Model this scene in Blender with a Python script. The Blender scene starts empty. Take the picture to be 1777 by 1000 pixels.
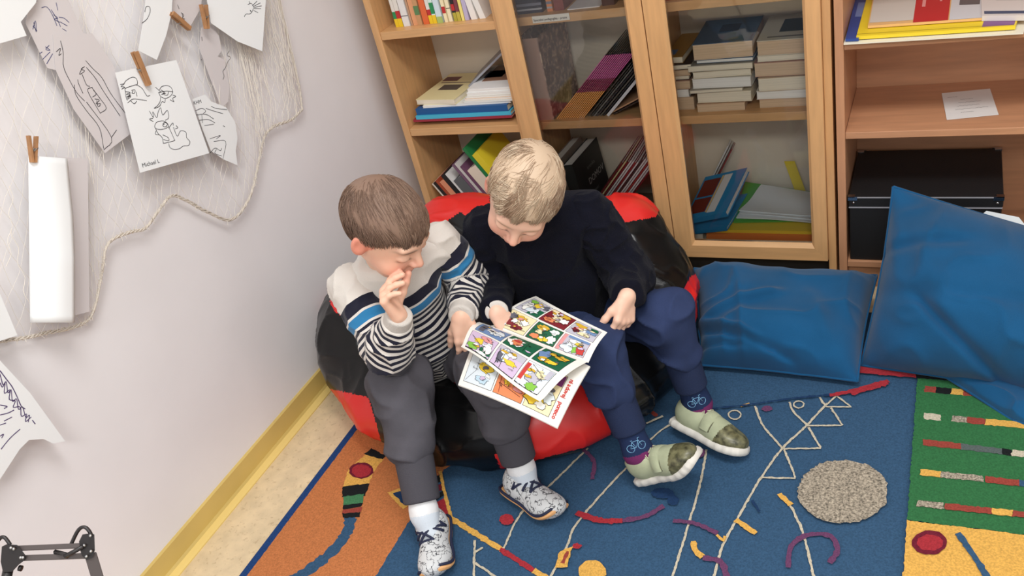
import bpy, bmesh, math, random
import numpy as np
from mathutils import Vector, Matrix
random.seed(7)
SC = bpy.context.scene
COL = SC.collection

# ------------------------------------------------------------------ camera
F, PX, PY = 1505.0, 888.5, 500.0
CAM = np.array([1.645, 0.0, 1.5])
_v = np.array([1510-PX, 2840-PY, F]); _y = np.array([1695-PX, -712-PY, F])
_zc = -_v/np.linalg.norm(_v)
_yc = _y/np.linalg.norm(_y); _yc = _yc-_zc*(_yc@_zc); _yc /= np.linalg.norm(_yc)
_xc = np.cross(_yc, _zc)
RW = np.stack([_xc, _yc, _zc])          # rows: world axes in camera space (right, down, forward)
cd = bpy.data.cameras.new('camera'); cam = bpy.data.objects.new('camera', cd); COL.objects.link(cam)
cd.sensor_width = 36.0; cd.lens = 36.0*F/1777.0; cd.clip_start = 0.05
_r, _d, _f = RW[:, 0], RW[:, 1], RW[:, 2]
cam.matrix_world = Matrix(((_r[0], -_d[0], -_f[0], CAM[0]), (_r[1], -_d[1], -_f[1], CAM[1]),
                           (_r[2], -_d[2], -_f[2], CAM[2]), (0, 0, 0, 1)))
SC.camera = cam

# ------------------------------------------------------------------ light
w = bpy.data.worlds.new('world'); SC.world = w; w.use_nodes = True
w.node_tree.nodes['Background'].inputs[0].default_value = (0.98, 0.985, 1.0, 1)
w.node_tree.nodes['Background'].inputs[1].default_value = 0.74
def area(name, loc, sx, sy, power, aim=(0, 0, -1), colr=(1, 0.985, 0.97)):
    l = bpy.data.lights.new(name, 'AREA'); l.shape = 'RECTANGLE'; l.size = sx; l.size_y = sy
    l.energy = power; l.color = colr
    o = bpy.data.objects.new(name, l); COL.objects.link(o); o.location = loc
    o.rotation_euler = Vector(aim).to_track_quat('-Z', 'Y').to_euler()
area('ceiling_lamp', (1.5, 0.75, 2.75), 1.2, 0.5, 36)
area('ceiling_lamp', (2.0, -1.2, 2.75), 1.4, 0.6, 54)
area('ceiling_lamp', (3.6, 0.6, 2.75), 1.2, 0.5, 16)
SC.view_settings.view_transform = 'Standard'; SC.view_settings.look = 'None'
SC.view_settings.gamma = 1.0; SC.view_settings.use_curve_mapping = False
SC.view_settings.exposure = 0.0

# ------------------------------------------------------------------ helpers
def ray(px, py): return RW @ np.array([px-PX, py-PY, F])/F
def atZ(px, py, z): d = ray(px, py); return CAM+(z-CAM[2])/d[2]*d
def atY(px, py, y): d = ray(px, py); return CAM+(y-CAM[1])/d[1]*d
def atX(px, py, x): d = ray(px, py); return CAM+(x-CAM[0])/d[0]*d
def atD(px, py, t): return CAM+t*ray(px, py)
def atP(px, py, p0, nrm):
    d = ray(px, py); nrm = np.asarray(nrm, float); return CAM+((np.asarray(p0)-CAM)@nrm)/(d@nrm)*d
def V3(*a): return np.array(a, float)
def nz(v): v = np.asarray(v, float); return v/max(1e-9, np.linalg.norm(v))

def lin(c):
    return tuple((x/255/12.92 if x/255 <= .04045 else ((x/255+.055)/1.055)**2.4) for x in c)
MATS = {}
def mat(name, rgb, rough=.6, var=0., vs=20., bump=0., bs=150., metal=0., spec=.5, sheen=0., stretch=None, dark=None, coat=0., alpha=None):
    if name in MATS: return MATS[name]
    m = bpy.data.materials.new(name); m.use_nodes = True; nt = m.node_tree; b = nt.nodes['Principled BSDF']
    c = lin(rgb); b.inputs['Base Color'].default_value = (*c, 1)
    b.inputs['Roughness'].default_value = rough; b.inputs['Metallic'].default_value = metal
    b.inputs['Specular IOR Level'].default_value = spec
    if sheen: b.inputs['Sheen Weight'].default_value = sheen; b.inputs['Sheen Roughness'].default_value = .5
    if coat: b.inputs['Coat Weight'].default_value = coat; b.inputs['Coat Roughness'].default_value = .15
    if alpha is not None: b.inputs['Alpha'].default_value = alpha
    tc = nt.nodes.new('ShaderNodeTexCoord'); src = tc.outputs['Object']
    if stretch:
        mp = nt.nodes.new('ShaderNodeMapping'); mp.inputs['Scale'].default_value = stretch
        nt.links.new(src, mp.inputs[0]); src = mp.outputs[0]
    if var:
        n = nt.nodes.new('ShaderNodeTexNoise'); n.inputs['Scale'].default_value = vs; n.inputs['Detail'].default_value = 5
        nt.links.new(src, n.inputs['Vector'])
        r = nt.nodes.new('ShaderNodeValToRGB'); lo = dark if dark else tuple(max(0, x*(1-var)) for x in rgb)
        hi = tuple(min(255, x*(1+var*.6)) for x in rgb)
        r.color_ramp.elements[0].position = .3; r.color_ramp.elements[1].position = .7
        r.color_ramp.elements[0].color = (*lin(lo), 1); r.color_ramp.elements[1].color = (*lin(hi), 1)
        nt.links.new(n.outputs[0], r.inputs[0]); nt.links.new(r.outputs[0], b.inputs['Base Color'])
    if bump:
        n2 = nt.nodes.new('ShaderNodeTexNoise'); n2.inputs['Scale'].default_value = bs; n2.inputs['Detail'].default_value = 3
        nt.links.new(src, n2.inputs['Vector'])
        bp = nt.nodes.new('ShaderNodeBump'); bp.inputs['Strength'].default_value = bump; bp.inputs['Distance'].default_value = .003
        nt.links.new(n2.outputs[0], bp.inputs['Height']); nt.links.new(bp.outputs[0], b.inputs['Normal'])
    MATS[name] = m; return m
def cm(rgb, rough=.55, **k):
    rgb = tuple(int(x) for x in rgb); return mat('paint_%d_%d_%d_%d' % (*rgb, int(rough*100)), rgb, rough, **k)
def gloss(name, rgb, alpha, rough=.05):
    return mat(name, rgb, rough, alpha=alpha)

WORG = {}
def tag(o, label=None, cat=None, group=None, kind=None):
    if label: o['label'] = label
    if cat: o['category'] = cat
    if group: o['group'] = group
    if kind: o['kind'] = kind
    return o
def empty(name, loc, label=None, cat=None, group=None):
    o = bpy.data.objects.new(name, None); COL.objects.link(o); o.location = Vector([float(x) for x in loc]); o.empty_display_size = .05
    WORG[o.name] = np.asarray(loc, float); return tag(o, label, cat, group)
def link_mesh(name, me, verts_world, parent, origin=None):
    pass
class MB:
    """collects polygons with a material per polygon; build() links them as one mesh object"""
    def __init__(s): s.v = []; s.f = []; s.m = []; s.mats = []; s.sm = []
    def mi(s, m):
        if m not in s.mats: s.mats.append(m)
        return s.mats.index(m)
    def add(s, vs, fs, m, smooth=False):
        k = len(s.v); s.v.extend([tuple(map(float, v)) for v in vs]); i = s.mi(m)
        for f in fs: s.f.append(tuple(k+a for a in f)); s.m.append(i); s.sm.append(smooth)
        return s
    def box(s, x0, x1, y0, y1, z0, z1, m):
        v = [(x0, y0, z0), (x1, y0, z0), (x1, y1, z0), (x0, y1, z0), (x0, y0, z1), (x1, y0, z1), (x1, y1, z1), (x0, y1, z1)]
        return s.add(v, [(3, 2, 1, 0), (4, 5, 6, 7), (0, 1, 5, 4), (1, 2, 6, 5), (2, 3, 7, 6), (3, 0, 4, 7)], m)
    def obox(s, o, a, b, c, m):
        o, a, b, c = (np.asarray(q, float) for q in (o, a, b, c))
        v = [o, o+a, o+a+b, o+b, o+c, o+a+c, o+a+b+c, o+b+c]
        return s.add(v, [(3, 2, 1, 0), (4, 5, 6, 7), (0, 1, 5, 4), (1, 2, 6, 5), (2, 3, 7, 6), (3, 0, 4, 7)], m)
    def prism(s, pts, ex, m, m2=None):
        pts = [np.asarray(p, float) for p in pts]; ex = np.asarray(ex, float); n = len(pts)
        s.add(pts+[p+ex for p in pts], [tuple(range(n))[::-1], tuple(range(n, 2*n))], m)
        s.add(pts+[p+ex for p in pts], [(i, (i+1) % n, n+(i+1) % n, n+i) for i in range(n)], m2 or m); return s
    def tube(s, pts, r, m, n=6, caps=True, smooth=True):
        pts = [np.asarray(p, float) for p in pts]; N = len(pts); rs = r if hasattr(r, '__len__') else [r]*N
        vs = []; up = None
        for i, p in enumerate(pts):
            t = nz(pts[min(i+1, N-1)]-pts[max(i-1, 0)])
            if up is None:
                up = V3(0, 0, 1) if abs(t[2]) < .9 else V3(1, 0, 0)
            a = nz(np.cross(t, up)); b = np.cross(a, t); up = b
            for k in range(n):
                q = 2*math.pi*k/n; vs.append(p+rs[i]*(math.cos(q)*a+math.sin(q)*b))
        fs = [(i*n+k, i*n+(k+1) % n, (i+1)*n+(k+1) % n, (i+1)*n+k) for i in range(N-1) for k in range(n)]
        if caps: fs += [tuple(range(n))[::-1], tuple((N-1)*n+k for k in range(n))]
        return s.add(vs, fs, m, smooth)
    def ribbon(s, pts, wd, nrm, m, jit=0., taper=False):
        pts = [np.asarray(p, float) for p in pts]; N = len(pts); nrm = np.asarray(nrm, float); vs = []
        for i, p in enumerate(pts):
            t = nz(pts[min(i+1, N-1)]-pts[max(i-1, 0)]); a = nz(np.cross(nrm, t)); q = wd*(1+random.uniform(-jit, jit))
            if taper: q *= .35+.65*math.sin(math.pi*(i+.5)/N)
            vs += [p-a*q/2, p+a*q/2]
        return s.add(vs, [(2*i, 2*i+1, 2*i+3, 2*i+2) for i in range(N-1)], m)
    def poly(s, pts, m): return s.add(pts, [tuple(range(len(pts)))], m)
    def grid(s, P, m, smooth=True, closed=False):
        nu, nv = len(P), len(P[0]); vs = [p for row in P for p in row]
        fs = [(i*nv+j, i*nv+j+1, (i+1)*nv+j+1, (i+1)*nv+j) for i in range(nu-1) for j in range(nv-1)]
        return s.add(vs, fs, m, smooth)
    def build(s, name, parent=None, origin=None, bevel=0., seg=2, thick=0., auto=None):
        v = np.array(s.v, float)
        if origin is None:
            origin = np.array([(v[:, 0].min()+v[:, 0].max())/2, (v[:, 1].min()+v[:, 1].max())/2, v[:, 2].min()])
        origin = np.asarray(origin, float)
        me = bpy.data.meshes.new(name); me.from_pydata([tuple(p) for p in v-origin], [], s.f)
        for m in s.mats: me.materials.append(m)
        me.polygons.foreach_set('material_index', s.m); me.polygons.foreach_set('use_smooth', s.sm); me.update()
        return finish(name, me, parent, origin, bevel, seg, thick)
def finish(name, me, parent, origin, bevel=0., seg=2, thick=0.):
    o = bpy.data.objects.new(name, me); COL.objects.link(o); WORG[o.name] = origin
    base = WORG[parent.name] if parent else np.zeros(3)
    o.location = Vector([float(x) for x in origin-base])
    if parent: o.parent = parent
    if thick:
        md = o.modifiers.new('solid', 'SOLIDIFY'); md.thickness = thick; md.offset = 0
    if bevel:
        md = o.modifiers.new('bevel', 'BEVEL'); md.width = bevel; md.segments = seg; md.limit_method = 'ANGLE'; md.angle_limit = .7
    return o
def catmull(pts, n=8):
    P = [np.asarray(p, float) for p in pts]; P = [2*P[0]-P[1]]+P+[2*P[-1]-P[-2]]; out = []
    for i in range(1, len(P)-2):
        for k in range(n):
            t = k/n; a, b, c, d = P[i-1], P[i], P[i+1], P[i+2]
            out.append(.5*((2*b)+(c-a)*t+(2*a-5*b+4*c-d)*t*t+(3*b-a-3*c+d)*t**3))
    out.append(P[-2]); return out
def text_into(mb, s, p0, right, up, size, m, off=.0006, bold=0.):
    """letters as real flat polygons, laid out from p0 along right/up"""
    cu = bpy.data.curves.new('t', 'FONT'); cu.body = s; cu.size = 1.0; cu.resolution_u = 2; cu.offset = bold
    ob = bpy.data.objects.new('t', cu); COL.objects.link(ob)
    dg = bpy.context.evaluated_depsgraph_get(); me = bpy.data.meshes.new_from_object(ob.evaluated_get(dg))
    right = nz(right); up = nz(up); nrm = np.cross(right, up)
    vs = [np.asarray(p0)+right*v.co.x*size+up*v.co.y*size+nrm*off for v in me.vertices]
    mb.add(vs, [tuple(p.vertices) for p in me.polygons], m)
    wd = max([v.co.x for v in me.vertices] or [0])*size
    bpy.data.objects.remove(ob); bpy.data.curves.remove(cu); bpy.data.meshes.remove(me); return wd

# ---- smooth solids: signed distance functions meshed with surface nets
class Solid:
    def __init__(s): s.ops = []
    def cone(s, a, b, ra, rb, k=.01, op='u', sq=None):
        """tapered capsule; sq=(axis, factor): cross-section flattened along an axis"""
        a = np.asarray(a, float); b = np.asarray(b, float)
        if sq is not None: sq = (nz(sq[0]), sq[1])
        s.ops.append(('c', (a, b, ra, rb, sq), k, op)); return s
    def ell(s, c, r, R=None, k=.01, op='u'):
        s.ops.append(('e', (np.asarray(c, float), np.asarray(r, float), np.eye(3) if R is None else np.asarray(R, float)), k, op)); return s
    def chain(s, pts, rs, k=.01, op='u', sq=None):
        for i in range(len(pts)-1): s.cone(pts[i], pts[i+1], rs[i], rs[i+1], k, op, sq)
        return s
    def cut(s, p, n, k=.004):
        s.ops.append(('p', (np.asarray(p, float), nz(n)), k, 'i')); return s
    @staticmethod
    def prim(t, q, P):
        if t == 'c':
            a, b, ra, rb, sq = q; ba = b-a; pa = P-a
            h = np.clip((pa@ba)/max(1e-12, ba@ba), 0, 1); e = pa-h[:, None]*ba
            if sq is not None:
                c = e@sq[0]; e = e+np.outer(c*(1/sq[1]-1), sq[0])
                d = np.sqrt((e*e).sum(1)); r = ra+(rb-ra)*h; return (d-r)*min(1., .5+.5*sq[1])
            return np.sqrt((e*e).sum(1))-(ra+(rb-ra)*h)
        if t == 'e':
            c, r, R = q; p = (P-c)@R; k0 = np.sqrt(((p/r)**2).sum(1)); k1 = np.sqrt(((p/(r*r))**2).sum(1))+1e-9
            return np.where(k0 < 1e-6, -r.min(), k0*(k0-1)/k1)
        if t == 'p': return (P-q[0])@q[1]
    def val(s, P, ops=None):
        d = np.full(len(P), 1e3)
        for t, q, k, op in (ops if ops is not None else s.ops):
            e = s.prim(t, q, P)
            if op == 'u':
                h = np.maximum(k-np.abs(d-e), 0)/k; d = np.minimum(d, e)-h*h*k/4
            elif op == 's':
                h = np.maximum(k-np.abs(d+e), 0)/k; d = np.maximum(d, -e)+h*h*k/4
            else:
                h = np.maximum(k-np.abs(d-e), 0)/k; d = np.maximum(d, e)+h*h*k/4
        return d
    def bounds(s):
        lo = np.full(3, 1e9); hi = -lo
        for t, q, k, op in s.ops:
            if op != 'u': continue
            if t == 'c':
                for p, r in ((q[0], q[2]), (q[1], q[3])): lo = np.minimum(lo, p-r); hi = np.maximum(hi, p+r)
            elif t == 'e':
                e = np.sqrt(((q[2]*q[1])**2).sum(1)); lo = np.minimum(lo, q[0]-e); hi = np.maximum(hi, q[0]+e)
        return lo-.04, hi+.04
    def mesh(s, vox, disp=None, clip=None):
        lo, hi = s.bounds()
        B = 16; n = np.ceil((hi-lo)/vox).astype(int)+1; nb = -(-n//B); N = nb*B
        D = np.full(tuple(N), 1., np.float32); half = vox*B*math.sqrt(3)/2
        g = np.arange(B)*vox; G = np.stack(np.meshgrid(g, g, g, indexing='ij'), -1).reshape(-1, 3)
        bi = np.stack(np.meshgrid(*[np.arange(x) for x in nb], indexing='ij'), -1).reshape(-1, 3)
        cen = lo+bi*(B*vox)+vox*(B-1)/2
        vals = [s.prim(t, q, cen) for t, q, k, op in s.ops]
        tot = s.val(cen)
        for j in range(len(bi)):
            lim = half*1.9+.03
            if tot[j] > lim+.02: continue
            act = [o for o, vv in zip(s.ops, vals) if (o[3] == 'i') or abs(vv[j]) < 1e9 and vv[j] < lim+o[2]*2]
            if not act or act[0][3] != 'u': continue
            i0 = bi[j]*B
            D[i0[0]:i0[0]+B, i0[1]:i0[1]+B, i0[2]:i0[2]+B] = s.val(lo+i0*vox+G, act).reshape(B, B, B)
        if disp is not None: pass
        S = D < 0; cells = []; pos = []; flip = []
        M = N
        for ax in range(3):
            sl0 = [slice(None)]*3; sl1 = [slice(None)]*3; sl0[ax] = slice(0, -1); sl1[ax] = slice(1, None)
            idx = np.argwhere(S[tuple(sl0)] != S[tuple(sl1)])
            if not len(idx): continue
            o1, o2 = [a for a in range(3) if a != ax]
            idx = idx[(idx[:, o1] > 0) & (idx[:, o2] > 0)]
            i2 = idx.copy(); i2[:, ax] += 1
            d0 = D[tuple(idx.T)]; d1 = D[tuple(i2.T)]; p = idx.astype(float); p[:, ax] += d0/(d0-d1)
            e1 = np.zeros(3, int); e1[o1] = 1; e2 = np.zeros(3, int); e2[o2] = 1
            c = np.stack([idx-e1-e2, idx-e2, idx, idx-e1], 1)
            fl = (d0 < 0) if ax != 1 else (d0 >= 0)
            c[~fl] = c[~fl][:, ::-1]
            cells.append(c); pos.append(p)
        c = np.concatenate(cells); p = np.concatenate(pos)
        flat = (c[..., 0]*M[1]+c[..., 1])*M[2]+c[..., 2]
        u, inv = np.unique(flat.ravel(), return_inverse=True); inv = inv.reshape(-1)
        pp = np.repeat(p, 4, 0); cnt = np.bincount(inv, minlength=len(u)).astype(float)
        v = np.stack([np.bincount(inv, pp[:, a], len(u))/cnt for a in range(3)], 1)
        return lo+v*vox, inv.reshape(-1, 4)
def vnoise(P, sc, seed=0):
    """smooth value noise in -1..1"""
    q = np.asarray(P)*sc+seed*17.13; i = np.floor(q).astype(np.int64); f = q-i; f = f*f*(3-2*f); out = 0
    for dx in (0, 1):
        for dy in (0, 1):
            for dz in (0, 1):
                h = ((i[:, 0]+dx)*374761393+(i[:, 1]+dy)*668265263+(i[:, 2]+dz)*2147483647+seed*1274126177) & 0xffffffff
                h = ((h ^ (h >> 13))*1274126177) & 0xffffffff; h = (h ^ (h >> 16)) & 0xffff
                wgt = (f[:, 0] if dx else 1-f[:, 0])*(f[:, 1] if dy else 1-f[:, 1])*(f[:, 2] if dz else 1-f[:, 2])
                out = out+wgt*(h/32767.5-1)
    return out
def vnormals(v, f):
    a = v[f[:, 2]]-v[f[:, 0]]; b = v[f[:, 3]]-v[f[:, 1]]; n = np.cross(a, b); N = np.zeros_like(v)
    for k in range(4):
        for ax in range(3): N[:, ax] += np.bincount(f[:, k], n[:, ax], len(v))
    return N/np.maximum(1e-12, np.linalg.norm(N, axis=1))[:, None]
def relax(v, f, it=2, lam=.5):
    for _ in range(it):
        acc = np.zeros_like(v); cnt = np.zeros(len(v))
        for a, b in ((0, 1), (1, 2), (2, 3), (3, 0)):
            for x, y in ((a, b), (b, a)):
                for ax in range(3): acc[:, ax] += np.bincount(f[:, x], v[f[:, y], ax], len(v))
                cnt += np.bincount(f[:, x], minlength=len(v))
        v = v+lam*(acc/np.maximum(1, cnt)[:, None]-v)
    return v
def solid_obj(name, sol, vox, mats, parent=None, disp=None, fmat=None, attrs=None, colors=None, smooth_it=1, label=None):
    v, f = sol.mesh(vox)
    if smooth_it: v = relax(v, f, smooth_it)
    if disp is not None:
        v = v+vnormals(v, f)*disp(v)[:, None]
    org = np.array([(v[:, 0].min()+v[:, 0].max())/2, (v[:, 1].min()+v[:, 1].max())/2, v[:, 2].min()])
    me = bpy.data.meshes.new(name); me.from_pydata((v-org).tolist(), [], f.tolist())
    for m in (mats if isinstance(mats, (list, tuple)) else [mats]): me.materials.append(m)
    me.polygons.foreach_set('use_smooth', [True]*len(f))
    if fmat is not None: me.polygons.foreach_set('material_index', fmat(v[f].mean(1)).astype(int).tolist())
    if attrs:
        for an, fn in attrs.items():
            at = me.attributes.new(an, 'FLOAT', 'POINT'); at.data.foreach_set('value', np.asarray(fn(v), np.float32))
    if colors is not None:
        at = me.color_attributes.new('tint', 'FLOAT_COLOR', 'POINT'); c = np.asarray(colors(v), np.float32)
        at.data.foreach_set('color', np.concatenate([c, np.ones((len(c), 1), np.float32)], 1).ravel())
    me.update()
    o = finish(name, me, parent, org)
    if label: o['label'] = label
    return o
# ------------------------------------------------------------------ setting
m_wall = mat('wall_paint', (234, 231, 232), .75, var=.02, vs=3, bump=.05, bs=60)
m_wallb = mat('wall_paint_back', (216, 208, 202), .8, bump=.05, bs=60)
m_base = mat('skirting_vinyl', (208, 180, 104), .35, var=.04, vs=6)
m_base2 = mat('skirting_lip', (232, 204, 126), .3)
def floor_mat():
    m = mat('linoleum', (220, 198, 160), .38, var=.06, vs=26); nt = m.node_tree; b = nt.nodes['Principled BSDF']
    r = [n for n in nt.nodes if n.type == 'VALTORGB'][0]; old = r.outputs[0]
    n = nt.nodes.new('ShaderNodeTexNoise'); n.inputs['Scale'].default_value = 70; n.inputs['Detail'].default_value = 6; n.inputs['Roughness'].default_value = .7
    nt.links.new([x for x in nt.nodes if x.type == 'TEX_COORD'][0].outputs['Object'], n.inputs['Vector'])
    r2 = nt.nodes.new('ShaderNodeValToRGB'); r2.color_ramp.elements[0].position = .36; r2.color_ramp.elements[1].position = .44
    r2.color_ramp.elements[0].color = (.62, .55, .48, 1); r2.color_ramp.elements[1].color = (1, 1, 1, 1)
    nt.links.new(n.outputs[0], r2.inputs[0])
    mx = nt.nodes.new('ShaderNodeMix'); mx.data_type = 'RGBA'; mx.blend_type = 'MULTIPLY'; mx.inputs[0].default_value = .55
    nt.links.new(old, mx.inputs[6]); nt.links.new(r2.outputs[0], mx.inputs[7]); nt.links.new(mx.outputs[2], b.inputs['Base Color'])
    return m
m_floor = floor_mat()
tag(MB().box(-.1, 4.6, -2.2, 2.62, -.1, 0, m_floor).build('floor'), kind='structure')
tag(MB().box(-.1, 0, -2.2, 2.62, 0, 2.9, m_wall).build('wall_left'), kind='structure')
tag(MB().box(0, 4.6, 2.5, 2.62, 0, 2.9, m_wallb).build('wall_back'), kind='structure')
b = MB()
prof = [(0, 0), (.034, 0), (.034, .004), (.014, .008), (.009, .014), (.009, .066), (0, .067)]
b.add([(x, -2.2, z) for x, z in prof]+[(x, 2.5, z) for x, z in prof],
      [tuple(range(7))[::-1], tuple(range(7, 14))], m_base)
for i in range(7):
    j = (i+1) % 7
    vs = [(prof[i][0], -2.2, prof[i][1]), (prof[j][0], -2.2, prof[j][1]), (prof[j][0], 2.5, prof[j][1]), (prof[i][0], 2.5, prof[i][1])]
    b.add(vs, [(3, 2, 1, 0)], m_base2 if i in (1, 2) else m_base)
tag(b.build('baseboard_left'), kind='structure')

# ------------------------------------------------------------------ bookcases
def wood(name, rgb, stretch):
    m = mat(name, rgb, .42, var=.05, vs=9, stretch=stretch, coat=.15); return m
BEECH, BEECH2 = (212, 164, 112), (192, 140, 104)
w_v = wood('birch_upright', BEECH, (9, 9, .9)); w_h = wood('birch_shelf', BEECH, (.9, 9, 9))
w_v2 = wood('beech_upright', BEECH2, (9, 9, .9)); w_h2 = wood('beech_shelf', BEECH2, (.9, 9, 9))
m_backp = mat('pale_back_panel', (228, 216, 196), .6, var=.03, vs=4)
m_dark = mat('recess_black', (22, 20, 20), .8)
m_glass = None
def glass():
    m = bpy.data.materials.new('door_glass'); m.use_nodes = True; nt = m.node_tree; nt.nodes.clear()
    o = nt.nodes.new('ShaderNodeOutputMaterial'); t = nt.nodes.new('ShaderNodeBsdfTransparent'); g = nt.nodes.new('ShaderNodeBsdfGlossy')
    t.inputs[0].default_value = (.985, .99, .985, 1); g.inputs['Roughness'].default_value = .03
    x = nt.nodes.new('ShaderNodeMixShader'); fr = nt.nodes.new('ShaderNodeFresnel'); fr.inputs[0].default_value = 1.45
    nt.links.new(fr.outputs[0], x.inputs[0]); nt.links.new(t.outputs[0], x.inputs[1]); nt.links.new(g.outputs[0], x.inputs[2]); nt.links.new(x.outputs[0], o.inputs[0])
    return m
m_glass = glass()
YF = 2.153      # carcass fronts; the glazed doors stand 2 cm proud
def part(mb, name, parent, label=None, bevel=.0012):
    o = mb.build(name, parent, bevel=bevel)
    if label: o['label'] = label
    return o
# open unit by the wall
H = 1.95
ZS = [.508, .822, 1.135, 1.45, 1.75]
A = empty('bookcase', (.30, 2.29, 0), 'tall open birch bookcase bay next to the white wall, without a door', 'bookcase')
part(MB().box(.088, .112, YF, 2.43, 0, H, w_v), 'side_panel', A)
part(MB().box(.497, .5145, YF, 2.43, 0, H, w_v), 'side_panel', A)
part(MB().box(.112, .497, 2.424, 2.43, 0, H, m_backp), 'back_panel', A, 'pale back panel')
part(MB().box(.112, .497, YF, 2.424, H-.02, H, w_h), 'top_panel', A)
for z in ZS: part(MB().box(.1125, .4965, YF+.002, 2.423, z, z+.024, w_h), 'shelf', A)
part(MB().box(.1125, .4965, YF+.002, 2.423, .08, .10, w_h), 'shelf', A)
part(MB().box(.1125, .4965, YF+.04, YF+.055, 0, .08, w_h), 'plinth', A)
# glazed unit
Bc = empty('glazed_bookcase', (.95, 2.29, 0), 'birch bookcase with two glazed doors, between the open bay and the right cabinet', 'bookcase')
part(MB().box(.516, .534, YF, 2.43, 0, H, w_v), 'side_panel', Bc)
part(MB().box(1.362, 1.382, YF-.004, 2.43, 0, H, w_v), 'side_panel', Bc)
part(MB().box(.925, .94, YF, 2.424, .095, H, w_v), 'middle_panel', Bc)
part(MB().box(.534, 1.362, 2.424, 2.43, 0, H, m_backp), 'back_panel', Bc, 'pale back panel')
part(MB().box(.534, 1.362, YF, 2.424, H-.02, H, w_h), 'top_panel', Bc)
for x0, x1 in ((.5345, .9245), (.9405, 1.3615)):
    for z in ZS: part(MB().box(x0, x1, YF+.022, 2.423, z-.004, z+.020, w_h), 'shelf', Bc)
    part(MB().box(x0, x1, YF+.002, 2.423, .085, .105, w_h), 'shelf', Bc)
part(MB().box(.534, 1.362, YF+.05, YF+.06, 0, .085, m_dark), 'plinth', Bc, 'dark recessed plinth')
def door(x0, x1, sl, sr, name, lab):
    y0, y1 = YF-.022, YF-.002; z0, z1 = .097, H-.005; rb = .052; bv = .012
    d = MB()
    def frame(a0, a1, b0, b1, y):  # ring corner points
        return [(a0, y, b0), (a1, y, b0), (a1, y, b1), (a0, y, b1)]
    out = frame(x0, x1, z0, z1, y0); inn = frame(x0+sl-bv*.6, x1-sr+bv*.6, z0+rb-bv, z1-.05+bv, y0)
    inb = frame(x0+sl, x1-sr, z0+rb, z1-.05, y0+.008); bk = frame(x0+sl, x1-sr, z0+rb, z1-.05, y1); ob = frame(x0, x1, z0, z1, y1)
    for a, c, rev in ((out, inn, 0), (inn, inb, 0), (inb, bk, 0), (bk, ob, 0), (ob, out, 0)):
        for i in range(4):
            j = (i+1) % 4; d.add([a[i], a[j], c[j], c[i]], [(0, 1, 2, 3)], w_v if i in (1, 3) else w_h)
    o = d.build(name, Bc)
    o['label'] = lab
    g = MB().box(x0+sl+.0005, x1-sr-.0005, y0+.011, y0+.014, z0+rb+.0005, z1-.0505, m_glass).build('glass_pane', o)
    g['label'] = 'clear glass pane'
    return o
door(.5165, .9315, .055, .047, 'door', 'left glazed door with birch frame')
door(.9345, 1.3615, .056, .041, 'door', 'right glazed door with birch frame')
# label strip on the shelf edge
z = .822-.004+.012
lb = MB().box(.605, .715, YF+.019, YF+.0215, z-.006, z+.0125, cm((236, 232, 222), .5))
text_into(lb, 'Speciální pedagogika - praxe', (.608, YF+.019, z-.001), (1, 0, 0), (0, 0, 1), .0088, cm((30, 28, 28), .6), bold=.012)
tag(lb.build('shelf_label'), 'white label strip with printed black words on the shelf edge behind the left glass door', 'label')
# right cabinet
Cc = empty('open_cabinet', (1.78, 2.28, 0), 'reddish beech open cabinet at the right edge holding the black box', 'cabinet')
yc0, yc1 = 2.137, 2.43
CX1 = 2.20
part(MB().box(1.3905, 1.411, yc0, yc1, 0, H, w_v2), 'side_panel', Cc)
part(MB().box(CX1, CX1+.02, yc0, yc1, 0, H, w_v2), 'side_panel', Cc)
part(MB().box(1.411, CX1, yc1-.006, yc1, 0, H, w_h2), 'back_panel', Cc)
part(MB().box(1.411, CX1, yc0, yc1-.006, H-.02, H, w_h2), 'top_panel', Cc)
for z in (.463, .697, 1.02, 1.35): part(MB().box(1.4115, CX1-.0005, yc0+.003, yc1-.0065, z, z+.018, w_h2), 'shelf', Cc)
part(MB().box(1.4115, CX1-.0005, yc0+.003, yc1-.0065, .075, .093, w_h2), 'shelf', Cc)
part(MB().box(1.4115, CX1-.0005, yc0+.02, yc0+.035, 0, .075, w_h2), 'plinth', Cc)
# ------------------------------------------------------------------ patterned rug
def rugmat(name, rgb, var=.12): return mat('rug_'+name, rgb, .95, var=var, vs=260, bump=.4, bs=900, spec=.1)
RM = dict(blue=rugmat('blue', (55, 85, 114)), border=rugmat('border', (36, 66, 116)), orange=rugmat('orange', (190, 118, 72)), green=rugmat('green', (52, 108, 66)),
          yellow=rugmat('yellow', (218, 168, 84)), red=rugmat('red', (164, 50, 58)), dred=rugmat('dark_red', (108, 34, 50)), black=rugmat('black', (30, 32, 34)),
          beige=rugmat('beige', (196, 186, 164)), fred=rugmat('faded_red', (104, 64, 96)), grey=rugmat('grey', (152, 142, 126), .45), mid=rugmat('mid_green', (70, 124, 84)),
          smud=rugmat('navy_smudge', (34, 58, 92)), dull=rugmat('dull_grey', (88, 98, 96)), rust=rugmat('rust', (150, 68, 58)))
RZ = .010; rug = MB(); _lv = [0]
def rz(): _lv[0] += 1; return RZ+.00012*_lv[0]
rug.box(.202, 2.75, -.3, 2.02, .0005, RZ, RM['blue'])
def wob(pts, step=.006, amp=.0016):
    out = []; n = len(pts)
    for i in range(n):
        a, b = pts[i], pts[(i+1) % n]; k = max(1, int(np.linalg.norm(b-a)/step))
        for j in range(k):
            p = a+(b-a)*j/k; out.append(p+V3(random.uniform(-1, 1), random.uniform(-1, 1), 0)*amp)
    return out
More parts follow.
